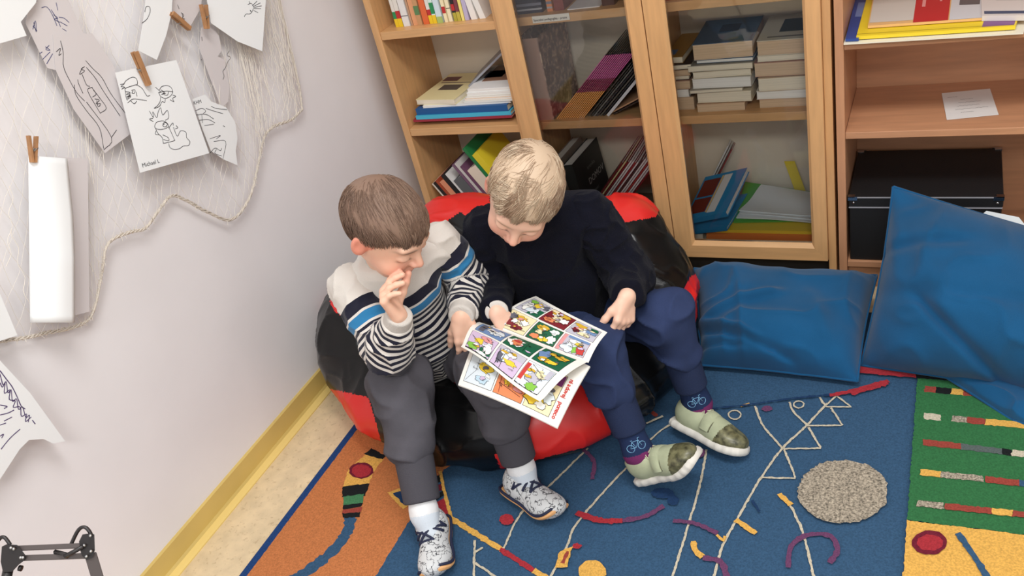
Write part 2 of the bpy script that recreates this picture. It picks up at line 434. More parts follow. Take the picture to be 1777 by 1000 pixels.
def rp(pix, c, z=None, amp=.0016):
    z = z or rz(); pts = [atZ(x, y, z) for x, y in pix]
    if sum(pts[i][0]*pts[(i+1) % len(pts)][1]-pts[(i+1) % len(pts)][0]*pts[i][1] for i in range(len(pts))) < 0: pts = pts[::-1]
    rug.poly(wob(pts, amp=amp), RM[c])
def rl(pix, wd, c, jit=.25, z=None, curve=True):
    z = z or rz(); pts = [atZ(x, y, z) for x, y in pix]
    if curve and len(pts) > 2: pts = catmull(pts, 10)
    L = sum(np.linalg.norm(pts[i+1]-pts[i]) for i in range(len(pts)-1)); n = max(2, int(L/.006)); out = []
    cum = [0]
    for i in range(len(pts)-1): cum.append(cum[-1]+np.linalg.norm(pts[i+1]-pts[i]))
    for k in range(n+1):
        q = L*k/n; i = min(len(pts)-2, max(0, int(np.searchsorted(cum, q))-1)); t = (q-cum[i])/max(1e-9, cum[i+1]-cum[i])
        out.append(pts[i]+(pts[i+1]-pts[i])*t+V3(random.uniform(-1, 1), random.uniform(-1, 1), 0)*.0008)
    rug.ribbon(out, wd, (0, 0, 1), RM[c], jit)
def rc(cx, cy, rx, ry, c, amp=.0016): rp([(cx+rx*math.cos(a), cy+ry*math.sin(a)) for a in np.linspace(0, 2*math.pi, 24, endpoint=False)], c, amp=amp)
# orange field with its blue border stripe
bx = .202
zz = rz(); q = [atZ(*p, zz) for p in [(770, 815), (741, 862), (707, 909), (652, 1000), (600, 1090)]]
rug.poly(wob([V3(.222, -.2, zz), V3(q[4][0]-.1, -.2, zz)]+q[::-1]+[V3(.78, 1.55, zz), V3(.222, 1.75, zz)]), RM['orange'])
rug.poly([V3(.202, -.3, zz+.0001), V3(.222, -.3, zz+.0001), V3(.222, 2.0, zz+.0001), V3(.202, 2.0, zz+.0001)], RM['border'])
rl([(608, 895), (603, 922), (575, 958), (520, 1000), (440, 1040)], .030, 'blue')
rp([(641, 783), (666, 796), (648, 820), (640, 842), (595, 846), (604, 815)], 'yellow')
rp([(632, 788), (645, 778), (670, 792), (664, 798)], 'black')
rc(627, 817, 21, 14, 'dred'); rc(627, 817, 17, 11, 'red')
rp([(594, 845), (641, 839), (633, 861), (594, 863)], 'black'); rp([(596, 862), (632, 857), (629, 874), (596, 878)], 'mid')
rp([(595, 877), (629, 873), (627, 880), (595, 885)], 'black'); rp([(594, 885), (628, 880), (626, 889), (594, 892)], 'rust'); rp([(594, 891), (626, 889), (623, 898), (594, 899)], 'black')
# star by the ankle
rp([(672, 855), (692, 848), (745, 850), (700, 884)], 'yellow'); rp([(682, 856), (694, 852), (735, 860), (700, 876)], 'smud')
rp([(742, 832), (765, 824), (768, 835), (743, 844)], 'black'); rp([(742, 849), (768, 838), (769, 850), (743, 862)], 'dred')
rp([(744, 866), (769, 851), (770, 860), (746, 876)], 'black'); rp([(750, 878), (773, 862), (784, 911), (752, 885)], 'red')
rl([(764, 818), (772, 858), (785, 905)], .008, 'yellow', curve=False); rl([(783, 900), (872, 955)], .014, 'yellow'); rl([(868, 953), (928, 992)], .013, 'red'); rl([(926, 990), (966, 1016)], .014, 'yellow')
# thin cream lines
W = .0052
for L in ([(1020, 778), (965, 832), (905, 890), (874, 952)], [(1100, 800), (1060, 840), (1000, 910), (983, 950), (950, 1010)], [(1226, 780), (1215, 840), (1195, 910), (1166, 1005)],
          [(1436, 700), (1400, 738), (1358, 778), (1320, 830), (1280, 900), (1255, 945), (1238, 1004)], [(1310, 705), (1325, 740), (1358, 778)], [(1370, 698), (1378, 716), (1400, 737)],
          [(1422, 690), (1432, 704)], [(1366, 868), (1378, 890), (1395, 930), (1413, 1004)], [(824, 938), (822, 1004)], [(822, 960), (838, 950)], [(824, 977), (864, 1004)], [(1128, 764), (1150, 745), (1172, 733)]): rl(L, W, 'beige')
for T in ([(1433, 704), (1452, 687), (1477, 706), (1433, 706)], [(1442, 708), (1462, 738), (1400, 739)], [(1403, 742), (1425, 778), (1360, 779)], [(1361, 781), (1381, 830), (1320, 829)]): rl(T, W*.9, 'beige', curve=False)
def ring(cx, cy, r, wd, c): rl([(cx+r*math.cos(a), cy+r*.68*math.sin(a)) for a in np.linspace(0, 2*math.pi, 14)], wd, c)
ring(1386, 702, 9, .004, 'beige'); ring(1275, 720, 11, .004, 'beige'); rl([(1285, 705), (1301, 701)], .007, 'yellow'); rc(1331, 709, 9, 5, 'fred')
rl([(1352, 857), (1373, 877)], .012, 'yellow'); rl([(1276, 902), (1312, 926)], .011, 'yellow'); rl([(1203, 939), (1206, 955), (1219, 967)], .012, 'yellow'); rl([(1244, 928), (1256, 938), (1258, 930)], .006, 'yellow')
rl([(1219, 968), (1250, 975), (1262, 1002)], .012, 'fred'); rl([(1368, 985), (1372, 950), (1400, 929), (1440, 930), (1453, 955), (1440, 977)], .011, 'fred')
rl([(1000, 890), (1040, 903), (1080, 904)], .016, 'red'); rl([(1080, 904), (1120, 896), (1152, 878)], .012, 'fred'); rl([(1168, 904), (1205, 908), (1245, 926)], .010, 'fred'); rl([(1010, 778), (1030, 800), (1028, 832)], .010, 'fred')
rc(879, 902, 13, 9, 'red'); rc(1001, 948, 8, 5, 'red'); rp([(971, 957), (993, 949), (984, 984), (963, 985)], 'yellow'); rl([(986, 957), (976, 978)], .007, 'rust', jit=.6)
rc(1028, 992, 24, 20, 'yellow'); rc(1150, 856, 20, 9, 'smud'); rc(1168, 868, 10, 9, 'smud'); rl([(1305, 868), (1318, 888)], .006, 'smud'); rc(1212, 786, 12, 8, 'fred')
rl([(1235, 709), (1300, 702), (1370, 692), (1450, 684)], .005, 'smud', jit=.6); rl([(1440, 686), (1482, 678), (1542, 661)], .012, 'red'); rl([(1476, 682), (1540, 663)], .020, 'red')
rc(1463, 853, 79, 55, 'grey', amp=.003)
rl([(1128, 712), (1140, 722)], .010, 'rust'); rl([(1122, 735), (1150, 722)], .006, 'beige')
# green and yellow fields on the right
zz = rz(); a, b_, c_ = atZ(1592, 656, zz), atZ(1574, 903, zz), atZ(1777, 928, zz)
sl = (c_-b_)/(c_[0]-b_[0])
rug.poly(wob([b_, b_+sl*1.1, V3(b_[0]+1.1, a[1], zz), a]), RM['green'])
rug.poly(wob([V3(b_[0], -.3, zz), V3(b_[0]+1.1, -.3, zz), b_+sl*1.1, b_]), RM['yellow'])
rug.poly(wob([V3(1.45, a[1], zz), V3(1.603, a[1], zz), V3(1.603, 1.84, zz), V3(1.45, 1.84, zz)]), RM['red'])
rug.poly(wob([V3(1.603, a[1]-.001, zz+.0001), V3(2.7, a[1]-.001, zz+.0001), V3(2.7, 1.84, zz+.0001), V3(1.603, 1.84, zz+.0001)]), RM['black'])
def row(p0, p1, segs):
    p0 = np.array(p0, float); p1 = np.array(p1, float)
    for x0, x1, c in segs:
        t0 = (x0-p0[0])/(p1[0]-p0[0]); t1 = (x1-p0[0])/(p1[0]-p0[0]); u, v = p0+(p1-p0)*t0, p0+(p1-p0)*t1
        rp([(u[0], u[1]-5), (v[0], v[1]-5), (v[0]+1, v[1]+5.5), (u[0]-1, u[1]+5.5)], c)
row((1605, 675), (1720, 685), [(1605, 1625, 'rust'), (1625, 1651, 'black'), (1651, 1672, 'yellow'), (1672, 1722, 'rust')])
row((1604, 722), (1777, 738), [(1604, 1632, 'beige'), (1652, 1679, 'grey'), (1679, 1710, 'rust'), (1710, 1900, 'yellow')])
row((1602, 767), (1777, 788), [(1602, 1668, 'rust'), (1668, 1740, 'dull'), (1740, 1756, 'black'), (1756, 1850, 'beige')])
row((1597, 819), (1777, 839), [(1597, 1633, 'yellow'), (1633, 1705, 'grey'), (1710, 1768, 'rust'), (1768, 1850, 'blue')])
row((1592, 873), (1777, 893), [(1592, 1638, 'grey'), (1640, 1722, 'rust'), (1722, 1757, 'yellow'), (1757, 1850, 'rust')])
rc(1613, 942, 31, 21, 'dred'); rc(1614, 942, 23, 14, 'red'); rl([(1662, 925), (1690, 965), (1716, 1006)], .012, 'blue')
rug.box(.60, .602, .9, .902, .0005, .0015, RM['blue'])
rug_o = rug.build('rug', origin=(1.4, .9, 0)); tag(rug_o, 'large patterned rug with blue, orange, green and yellow fields on the beige floor', 'rug')

# ------------------------------------------------------------------ beanbag
def inpoly(px, py, poly):
    r = np.zeros(len(px), bool); n = len(poly)
    for i in range(n):
        x0, y0 = poly[i]; x1, y1 = poly[(i+1) % n]
        c = ((y0 > py) != (y1 > py)) & (px < (x1-x0)*(py-y0)/((y1-y0) if y1 != y0 else 1e-9)+x0); r ^= c
    return r
def projv(P):
    c = (P-CAM)@RW; return PX+F*c[:, 0]/c[:, 2], PY+F*c[:, 1]/c[:, 2]
m_vb = mat('vinyl_black', (11, 11, 12), .30, spec=.4, bump=.12, bs=40); m_vr = mat('vinyl_red', (214, 38, 34), .36, spec=.5, bump=.10, bs=40)
bag = Solid()
bag.ell((.555, 1.66, .135), (.485, .43, .150), k=.05)
bag.ell((.585, 1.60, .095), (.46, .37, .12), k=.06)
bag.cone((.33, 1.78, .24), (.86, 1.88, .22), .165, .150, .12)
bag.cone((.40, 1.82, .37), (.87, 1.92, .33), .085, .075, .10)
bag.ell((.19, 1.60, .19), (.13, .20, .15), k=.10)
bag.ell((.94, 1.74, .15), (.12, .22, .16), k=.10)
bag.ell((.50, 1.43, .36), (.20, .20, .15), k=.08, op='s')
bag.ell((.82, 1.58, .37), (.20, .20, .15), k=.08, op='s')
bag.cut((0, 0, .0115), (0, 0, -1), .02)
RED = [[(560, 672), (640, 690), (668, 790), (590, 800), (560, 740)], [(858, 790), (925, 715), (1012, 660), (1062, 735), (1058, 765), (870, 815)],
       [(1176, 520), (1200, 478), (1235, 470), (1235, 575), (1203, 565)], [(690, 430), (730, 330), (850, 325), (850, 358), (828, 388), (800, 368), (752, 398)],
       [(975, 343), (1000, 325), (1160, 310), (1140, 376), (1085, 386), (1042, 404), (1015, 355)], [(572, 522), (600, 520), (612, 560), (580, 540)], [(760, 640), (790, 628), (808, 650), (795, 668)]]
def bagmat(c):
    px, py = projv(c); r = np.zeros(len(c), bool)
    for p in RED: r |= inpoly(px, py, p)
    r |= (c[:, 1] > 1.9) & (c[:, 2] < .2) & (c[:, 0] > .35) & (c[:, 0] < .75)
    return r
def bagdisp(v):
    n = vnoise(v, 6, 1)*.006
    ridge = 1-np.abs(vnoise(v*V3(1, 1, .5)+vnoise(v, 9, 8)[:, None]*.02, 8, 5)); n += (ridge**7)*.011
    r2 = 1-np.abs(vnoise(v*V3(.6, 1, 1.4), 17, 6)); n += (r2**6)*.004
    return np.where(v[:, 2] > .03, n, 0)
bag_o = solid_obj('beanbag', bag, .0055, [m_vb, m_vr], None, bagdisp, bagmat, smooth_it=1)
tag(bag_o, 'big black and red vinyl beanbag in the corner under the two boys', 'beanbag')

# ------------------------------------------------------------------ floor cushions
m_cush = mat('cushion_cotton', (21, 80, 122), .9, var=.07, vs=8, bump=.35, bs=900, spec=.15, sheen=.15)
def cushion(name, tl, tr, br, bl, h, up, label, seed, lowlim=.012, sag=0., folds=(), parent=None):
    N = 64; tl, tr, br, bl = (np.asarray(q, float) for q in (tl, tr, br, bl)); mb = MB(); nrm = nz(np.cross(tr-bl, tl-br)) if up is None else nz(up)
    for sgn in (1, -1):
        u = np.linspace(0, 1, N); U, Vv = np.meshgrid(u, u, indexing='ij')
        P = (tl[None, None]*((1-U)*(1-Vv))[..., None]+tr*(U*(1-Vv))[..., None]+br*(U*Vv)[..., None]+bl*((1-U)*Vv)[..., None])
        a, c = 2*U-1, 2*Vv-1
        prof = np.maximum(0, (1-np.abs(a)**2.6))**.62*np.maximum(0, (1-np.abs(c)**2.6))**.62
        ctr = (tl+tr+br+bl)/4; pin = .055*(1-np.minimum(1, np.maximum(np.abs(a), np.abs(c)))**8*0)
        P = P-(P-ctr)*(.03*(np.abs(a)**6*(1-c*c)+np.abs(c)**6*(1-a*a)))[..., None]
        q = P.reshape(-1, 3)
        ns = vnoise(q, 5, seed)*.022+vnoise(q*V3(1, 1.6, 1), 12, seed+1)*.008+(1-np.abs(vnoise(q*V3(1.5, .7, 1), 6, seed+3)))**6*.016+(1-np.abs(vnoise(q*V3(.8, 1.5, 1), 10, seed+7)))**7*.009
        hh = h*prof*(1 if sgn > 0 else .55); off = hh.ravel()*sgn+ns*np.minimum(1, prof.ravel()*3)
        for (fa, fc, dx, dy, ln, dep, wd) in folds:
            if sgn < 0: continue
            tt = (a-fa)*dx+(c-fc)*dy; pp = -(a-fa)*dy+(c-fc)*dx
            off += (dep*np.exp(-(pp/wd)**2)*np.exp(-np.maximum(0, np.abs(tt)-ln)**2/.02)).ravel()
        q = q+nrm*off[:, None]; q[:, 2] = np.maximum(q[:, 2], lowlim+(.0 if sgn < 0 else .004))
        g = q.reshape(N, N, 3); mb.grid(g if sgn > 0 else g[:, ::-1], m_cush)
        if sgn > 0: top = g
    edge = [top[i, 0] for i in range(0, N, 3)]+[top[-1, j] for j in range(0, N, 3)]+[top[i, -1] for i in range(N-1, -1, -3)]+[top[0, j] for j in range(N-1, -1, -3)]
    e = mb.build(name, parent); tag(e, label, None if parent else 'cushion')
    s = MB().tube(edge, .0036, m_cush, 5, caps=False); s.build('seam', e)
    return e
cushion('floor_cushion', atY(1204, 466, 2.02), atY(1522, 478, 2.04), atZ(1488, 662, .03), atZ(1216, 634, .03), .125, (0, -.35, .93),
        'flat blue floor cushion lying on the rug beside the beanbag, left one of the two', 3, folds=((-.5, .15, .9, -.45, .5, .022, .07), (-.3, .75, .95, .3, .5, -.024, .05), (-.55, .60, .9, .4, .35, .022, .06), (-.75, .80, .95, .1, .25, -.016, .04), (.5, .2, .3, .9, .3, .008, .09)))

cushion('floor_cushion', atY(1550, 324, 2.075), atY(1990, 450, 2.07), atZ(1970, 715, .035), atZ(1494, 634, .02), .15, (0, -.72, .69),
        'large blue floor cushion leaning up against the black box, right one of the two', 11, folds=((-.75, -.35, .9, -.35, .3, -.016, .06), (-.25, .6, .7, .7, .4, -.026, .05), (-.2, .1, .95, -.15, .7, -.010, .10), (-.55, -.05, .3, .9, .3, .012, .08)))

_rc = bpy.data.objects['floor_cushion.001']
cushion('loose_corner', atZ(1618, 640, .030), atZ(1860, 690, .030), atZ(1800, 745, .020), atZ(1757, 730, .016), .012, (0, -.1, 1), 'limp empty corner spreading on the rug', 17, parent=_rc)
# ------------------------------------------------------------------ books and papers on the shelves
m_pages = mat('book_pages', (232, 222, 200), .8, var=.06, vs=3, stretch=(1, 1, 160)); m_pagest = mat('book_pages_tan', (212, 184, 152), .85, var=.08, vs=3, stretch=(1, 1, 160))
m_pagesw = mat('book_pages_white', (238, 236, 230), .8, var=.05, vs=3, stretch=(1, 1, 160))
def bk(o, t, h, d, cover, label, group, name='book', pages=None, cat='book', bands=(), th=.0016, inset=.003, text=None, spine_open=False, tops=None):
    """o: corner; t: thickness vector, h: along the spine, d: from spine to fore edge"""
    o, t, h, d = (np.asarray(q, float) for q in (o, t, h, d)); T, Hh, Dd = (np.linalg.norm(q) for q in (t, h, d)); th = min(th, T*.3)
    top_, tn_ = o+t, t/T; so_ = o; st_ = t
    if np.dot(np.cross(t, d), h) < 0: o = o+t; t = -t
    mb = MB(); mc = cover if not isinstance(cover, tuple) else cm(cover, .45); tt = t/T; dd = d/Dd; hh = h/Hh
    mb.obox(o, tt*th, d, h, mc); mb.obox(o+t-tt*th, tt*th, d, h, mc)
    if not spine_open: mb.obox(o+tt*th, t-2*tt*th, dd*th, h, mc)
    for z0, z1, c, *tr_ in bands: mb.obox(o-dd*.0004-tt*.0002+(t*tr_[0] if tr_ else 0), (t*(tr_[1]-tr_[0]) if tr_ else t+tt*.0004), dd*.002, h*(z1-z0), cm(c, .45)); k = len(mb.v); mb.v[k-8:k] = [tuple(np.array(q)+h*z0) for q in mb.v[k-8:k]]
    if tops: 
        for (a0, a1, b0, b1, c) in tops: mb.obox(top_+d*a0+h*b0, tn_*.0004, d*(a1-a0), h*(b1-b0), cm(c, .45))
    if text:
        s_, size, c, z0 = text; text_into(mb, s_, o+t*.25-dd*.001+h*z0, h, -t if np.cross(h, -t)@(-dd) > 0 else t, size, cm(c, .5), off=.0006, bold=.03)
    b_ = mb.build(name); tag(b_, label, cat, group)
    p = MB().obox(o+tt*th*1.02+dd*(0 if spine_open else th*1.05)+hh*inset, t-2.04*tt*th, d-dd*(inset+(0 if spine_open else th)), h-hh*2*inset, pages or m_pages)
    p.build('pages', b_); return b_
W_, Y_, R_, G_, O_, K_ = (226, 222, 214), (236, 200, 40), (186, 44, 44), (40, 140, 84), (220, 104, 56), (34, 32, 34)
g = 'upright books in the top row of the open bay'; yy = 2.188; zz = .8462
rowA = [(681.7, 687.6, W_, [(0, .13, Y_), (.13, .24, G_)], 'white'), (687.6, 695.3, W_, [(0, .13, Y_), (.13, .25, R_)], 'white'), (696.5, 708, (228, 226, 224), [(.16, .17, K_)], 'thick white'), (709, 712.5, (190, 150, 120), [], 'thin tan'),
        (713, 721.4, (224, 160, 116), [], 'salmon'), (722, 730.5, (196, 148, 104), [(.16, .30, (92, 130, 84))], 'brown and green'), (732, 742.6, O_, [], 'bright orange'), (743, 749.6, W_, [(0, .13, Y_), (.13, .22, R_)], 'white'),
        (750, 756.8, (214, 232, 224), [(0, .13, Y_), (.15, .32, G_)], 'pale green'), (757.5, 767.5, (206, 222, 230), [(0, .1, (170, 190, 110))], 'pale blue'), (770, 776, (240, 226, 186), [(.14, .24, R_)], 'cream'), (777, 784, (238, 226, 190), [(.2, .21, K_)], 'cream'),
        (786.5, 792.4, K_, [(0, .13, (176, 166, 60)), (.16, .26, R_)], 'black'), (793, 799.5, (120, 60, 70), [(0, .14, (190, 176, 70))], 'maroon'), (800.5, 806, (238, 222, 130), [], 'pale yellow'), (806.5, 814, (186, 176, 206), [], 'lavender'), (817, 828, (234, 230, 226), [], 'white'), (832, 843, (232, 230, 226), [], 'white')]
ords = ['first', 'second', 'third', 'fourth', 'fifth', 'sixth', 'seventh', 'eighth', 'ninth', 'tenth', 'eleventh', 'twelfth', 'thirteenth', 'fourteenth', 'fifteenth', 'sixteenth', 'seventeenth', 'eighteenth']
for i, (a, c, col, bands, cn) in enumerate(rowA):
    x0, x1 = atY(a, 32, yy)[0], atY(c, 32, yy)[0]; hgt = .19+.03*random.random(); ln = 0 if i < 16 else -.045
    bd = [(z0*.19/hgt, z1*.19/hgt, cc) for z0, z1, cc in bands]
    bk((x0+.0006, yy+.004*random.random(), zz), (x1-x0-.0012, 0, 0), (ln*(i-15)*.5*(i > 15), 0, hgt), (0, .145+.02*random.random(), 0), col, '%s book, %s from the wall in the open bay\'s top row' % (cn, ords[i]), g, bands=bd, pages=m_pagesw)
# flat pile on the middle shelf of the open bay
g = 'flat pile on the middle shelf of the open bay'; z = .5462
def flat(x0, x1, y0, y1, t, cov, label, grp, name='book', pages=None, cat='book', rot=0., so=False, tops=None, text=None, dz=.0004, th=.0014):
    """a book lying flat, its edge to the viewer"""
    global z
    c, s_ = math.cos(rot), math.sin(rot); cx, cy = (x0+x1)/2, (y0+y1)/2; a = V3(c, s_, 0)*(x1-x0); b_ = V3(-s_, c, 0)*(y1-y0); o = V3(cx, cy, z)-a/2-b_/2
    r = bk(o, (0, 0, t), a, b_, cov, label, grp, name, pages, cat, spine_open=so, tops=tops, th=th, text=text, inset=.0015); z += t+dz; return r
flat(.122, .470, 2.176, 2.39, .0075, (150, 42, 60), 'dark red magazine at the very bottom of the pile in the open bay', g, 'magazine', cat='magazine')
flat(.134, .468, 2.178, 2.39, .012, (70, 178, 208), 'turquoise book just above the dark red magazine in the pile', g, rot=.01)
flat(.138, .462, 2.182, 2.39, .020, (22, 84, 142), 'thick blue book in the middle of the flat pile', g, rot=-.01)
flat(.162, .468, 2.190, 2.39, .007, (232, 232, 226), 'white booklet lying on the thick blue book', g, 'booklet', cat='booklet', pages=m_pagesw, so=True, rot=.02)
zb = z
flat(.148, .296, 2.192, 2.40, .017, (232, 220, 168), 'cream softcover book with a small black picture, left on the pile', g, so=True, rot=-.10, tops=[(.35, .55, .25, .75, (84, 74, 66)), (.70, .86, .05, .45, (104, 48, 52)), (.62, .64, .1, .9, (120, 100, 90))], pages=m_pages)
z = zb
for i, (cv, t, r, nm) in enumerate([((226, 232, 226), .006, .03, 'lowest'), ((240, 214, 190), .006, -.02, 'second'), ((228, 226, 216), .006, .04, 'third'), ((240, 240, 236), .010, 0, 'fourth'), ((242, 243, 242), .010, -.02, 'topmost')]):
    flat(.312+.004*i, .490, 2.190+.003*i, 2.39, t, cv, '%s white magazine of the right stack on the pile in the open bay' % nm, g, 'magazine', cat='magazine', pages=m_pagesw, so=True, tops=[(.30, .98, .15, .95, (150, 112, 90)), (.45, .75, .1, .5, (58, 62, 84))] if i == 4 else None)
bk((.31, 2.25, zb+.026), (-.004, 0, .005), (.165, .02, .115), (-.02, .14, 0), (150, 152, 160), 'grey magazine leaning slantwise behind the white magazines', g, 'magazine', m_pagesw, 'magazine')
# leaning books at the bottom of the open bay
g = 'leaning books at the bottom of the open bay'
A0, A1 = V3(.118, 2.178, .322), V3(.247, 2.178, .103); hd = nz(A0-A1); td = V3(-hd[2], 0, hd[0]); td = td if td[0] > 0 else -td
o = A1.copy(); hl = np.linalg.norm(A0-A1)
low = [(.006, (226, 216, 200), 'thin cream book leaning against the side of the open bay', 0, None, ()), (.022, (168, 72, 44), 'rust coloured book with a black lettered band on its spine', .0, ('JANTA VEKA', .0120, (240, 238, 232), .12), [(.0, 1., (36, 30, 30), .0, .55)]), (.020, (226, 148, 112), 'salmon pink book beside the black book, bottom of the open bay', -.01, None, ()), (.017, (30, 28, 30), 'black book with white letters on its spine', .004, ('PRIRODA', .010, (236, 236, 236), .35), ()),
       (.007, (226, 224, 220), 'thin white book before the thick grey book', .0, None, ()), (.036, (96, 98, 100), 'thick grey book with pink specks on its spine', .03, None, [(.42, .45, (196, 70, 120)), (.52, .54, (196, 70, 120)), (.60, .63, (170, 70, 110))]), (.010, (120, 88, 110), 'thin mauve book just right of the thick grey book', .01, None, ()), (.009, (206, 200, 196), 'thin pale book after the mauve book', .008, None, ()),
       (.010, (110, 70, 96), 'plum coloured thin book leaning on the thick pale block', -.01, None, ()), (.040, (232, 216, 196), 'thick book showing pale page edges', .02, None, ()), (.012, (34, 120, 66), 'thin green book under the yellow one', .03, None, ()), (.024, (226, 204, 50), 'yellow book nearest the upright of the open bay', .03, None, [(.5, .53, (60, 70, 40))])]
for t, cv, lab, dh, tx, bd in low:
    shift = max(0., (.1025-(o[2]))) if 0 else 0
    base = o+td*.0008; k = max(0, (.1022-min(base[2], (base+td*t)[2]))/hd[2]); base = base+hd*k
    ht = hl+dh+(0 if True else 0)
    bk(base, td*t, hd*min(ht, .30 if t < .023 else (.25 if t < .035 else .22)), V3(0, .17, 0), cv, lab, g, bands=bd, text=tx, pages=m_pagesw if t > .03 else m_pages)
    o = o+td*(t+.0016)
# --- behind the left glass door
g = 'books standing on the upper shelf behind the left door'; zz = .8385
for x0, x1, cv, lab, ln in ((.549, .625, (36, 44, 66), 'wide dark navy binder standing behind the left glass door', 0), (.640, .656, (222, 138, 84), 'orange book beside the navy binder', .0), (.662, .690, (128, 52, 50), 'dark red book right of the orange one', 0), (.80, .835, (70, 46, 44), 'dark brown book near the right end of the shelf', 0)):
    bk((x0, 2.205, zz), (x1-x0, 0, 0), (ln, 0, .24), (0, .17, 0), cv, lab, g, 'binder' if 'binder' in lab else 'book', cat='binder' if 'binder' in lab else 'book', bands=[(.05, .07, (170, 172, 180)), (.1, .13, (120, 124, 140))] if 'binder' in lab else ())
z = zz; flat(.70, .795, 2.20, 2.38, .006, (236, 232, 232), 'white booklet lying flat on the upper shelf behind the left door', g, 'booklet', cat='booklet', so=True, pages=m_pagesw)
def floral():
    m = mat('floral_print', (150, 128, 112), .6); nt = m.node_tree; b = nt.nodes['Principled BSDF']; tc = [n for n in nt.nodes if n.type == 'TEX_COORD'][0]
    v = nt.nodes.new('ShaderNodeTexVoronoi'); v.inputs['Scale'].default_value = 46; n = nt.nodes.new('ShaderNodeTexNoise'); n.inputs['Scale'].default_value = 30
    mx = nt.nodes.new('ShaderNodeMix'); mx.data_type = 'RGBA'; mx.inputs[0].default_value = .08; nt.links.new(tc.outputs['Object'], n.inputs[0]); nt.links.new(tc.outputs['Object'], mx.inputs[6]); nt.links.new(n.outputs[1], mx.inputs[7]); nt.links.new(mx.outputs[2], v.inputs[0])
    r = nt.nodes.new('ShaderNodeValToRGB'); e = r.color_ramp.elements; e[0].position = .1; e[0].color = (*lin((220, 198, 172)), 1); e[1].position = .62; e[1].color = (*lin((118, 90, 84)), 1); q = e.new(.3); q.color = (*lin((186, 156, 138)), 1)
    nt.links.new(v.outputs[0], r.inputs[0]); nt.links.new(r.outputs[0], b.inputs['Base Color']); return m
mf = floral(); mb = MB(); x0, x1, y0, y1, z0 = .5365, .600, 2.190, 2.405, .5262
mb.obox((x0, y0, z0), (.003, 0, 0), (0, y1-y0, 0), (0, 0, .25), mf); mb.obox((x1-.003, y0, z0), (.003, 0, 0), (0, y1-y0, 0), (0, 0, .25), mf)
mb.obox((x0+.003, y0, z0), (x1-x0-.006, 0, 0), (0, .003, 0), (0, 0, .25), cm((172, 138, 122), .6)); mb.obox((x0+.003, y1-.003, z0), (x1-x0-.006, 0, 0), (0, .003, 0), (0, 0, .25), mf); mb.obox((x0+.003, y0+.003, z0), (x1-x0-.006, 0, 0), (0, y1-y0-.006, 0), (0, 0, .003), mf)
tag(mb.build('magazine_file'), 'flower patterned upright magazine file at the left end behind the glass', 'file box')
g = 'striped magazines leaning behind the left door'
a0 = V3(.606, 2.196, .5264); hd = nz(V3(.183, 0, .182)); td = V3(hd[2], 0, -hd[0])
per = .0064
for i in range(14):
    c0 = a0+V3(per*1.0*i, .001*random.random(), 0)
    bk(c0+V3(.0, 0, .0026), td*.0023, hd*.262, V3(0, .19, 0), (44, 28, 40), 'pink and orange magazine, %s of the striped set from the left' % ords[i], g, 'magazine', m_pages, 'magazine', bands=[(0, .42, (250, 172, 92)), (.42, .62, (160, 60, 96)), (.62, .98, (216, 104, 164))], inset=.001, th=.0007)
g = 'dark magazines leaning behind the left door'
xx = a0[0]+per*14+.006
for i, (t, cv, L, lab) in enumerate([(.004, (70, 66, 60), .20, 'dark grey magazine next to the striped set'), (.0035, (58, 56, 54), .19, 'second dark magazine right of the striped set'), (.004, (110, 108, 104), .19, 'mid grey magazine leaning among the dark ones'), (.005, (44, 42, 46), .22, 'black magazine in the middle of the dark ones'), (.004, (92, 88, 80), .22, 'olive grey magazine before the white one'), (.004, (40, 40, 44), .215, 'black thin magazine touching the white one')]):
    bk(V3(xx, 2.20+.004*random.random(), .5264+td[0]*.0+t*.72), td*t, hd*L, V3(0, .19, 0), cv, lab, g, 'magazine', m_pagesw, 'magazine', inset=.001, th=.0012); xx += t*1.42+.0035
bk(V3(xx+.004, 2.198, .5264+.006), td*.008, hd*.19, V3(0, .19, 0), (226, 228, 232), 'thick white magazine leaning right of the dark ones', g, 'magazine', m_pagesw, 'magazine', inset=.001, th=.0012); xx += .020
h2 = nz(V3(.12, 0, .055)); t2 = V3(h2[2], 0, -h2[0])
for i, (cv, lab) in enumerate([((196, 156, 120), 'tan brochure slumped at the right end behind the left door'), ((60, 46, 40), 'dark brochure under the tan one')]): bk(V3(xx-.006+.008*i, 2.205, .5264+.010-.0045*i), t2*.004, h2*(.125-.008*i), V3(0, .18, 0), cv, lab, g, 'brochure', m_pages, 'brochure', inset=.001, th=.0012)
g = 'books at the bottom behind the left door'
hb = nz(V3(-.02, 0, .20)); 
bk(V3(.62, 2.19, .1058+.001), V3(.034, 0, .0034), hb*.27, V3(.015, .19, 0), (46, 48, 47), 'black book with a white title standing beside the blond head', g, pages=m_pagesw)
_k = bpy.data.objects[[o.name for o in bpy.data.objects if o.get('label') == 'black book with a white title standing beside the blond head'][0]]
mb = MB(); _c = V3(.62, 2.19, .1068)+V3(.034, 0, .0034); text_into(mb, 'DOMOV', _c+hb*.170+V3(.0107, .055, 0), V3(.015, .19, 0), hb, .030, cm((206, 206, 202), .5), off=.0009); text_into(mb, 'na konci', _c+hb*.135+V3(.01, .06, 0), V3(.015, .19, 0), hb, .014, cm((160, 162, 160), .5), off=.0009); text_into(mb, 'kronika', _c+hb*.215+V3(.0107, .07, 0), V3(.015, .19, 0), hb, .018, cm((140, 142, 140), .5), off=.0009); mb.build('cover_title', _k)
bk(V3(.575, 2.19, .1058+.001), V3(.030, 0, .003), hb*.275, V3(.012, .19, 0), (150, 132, 120), 'taupe book left of the black titled book', g, pages=m_pagesw)
g = 'leaning papers at the bottom behind the left door'
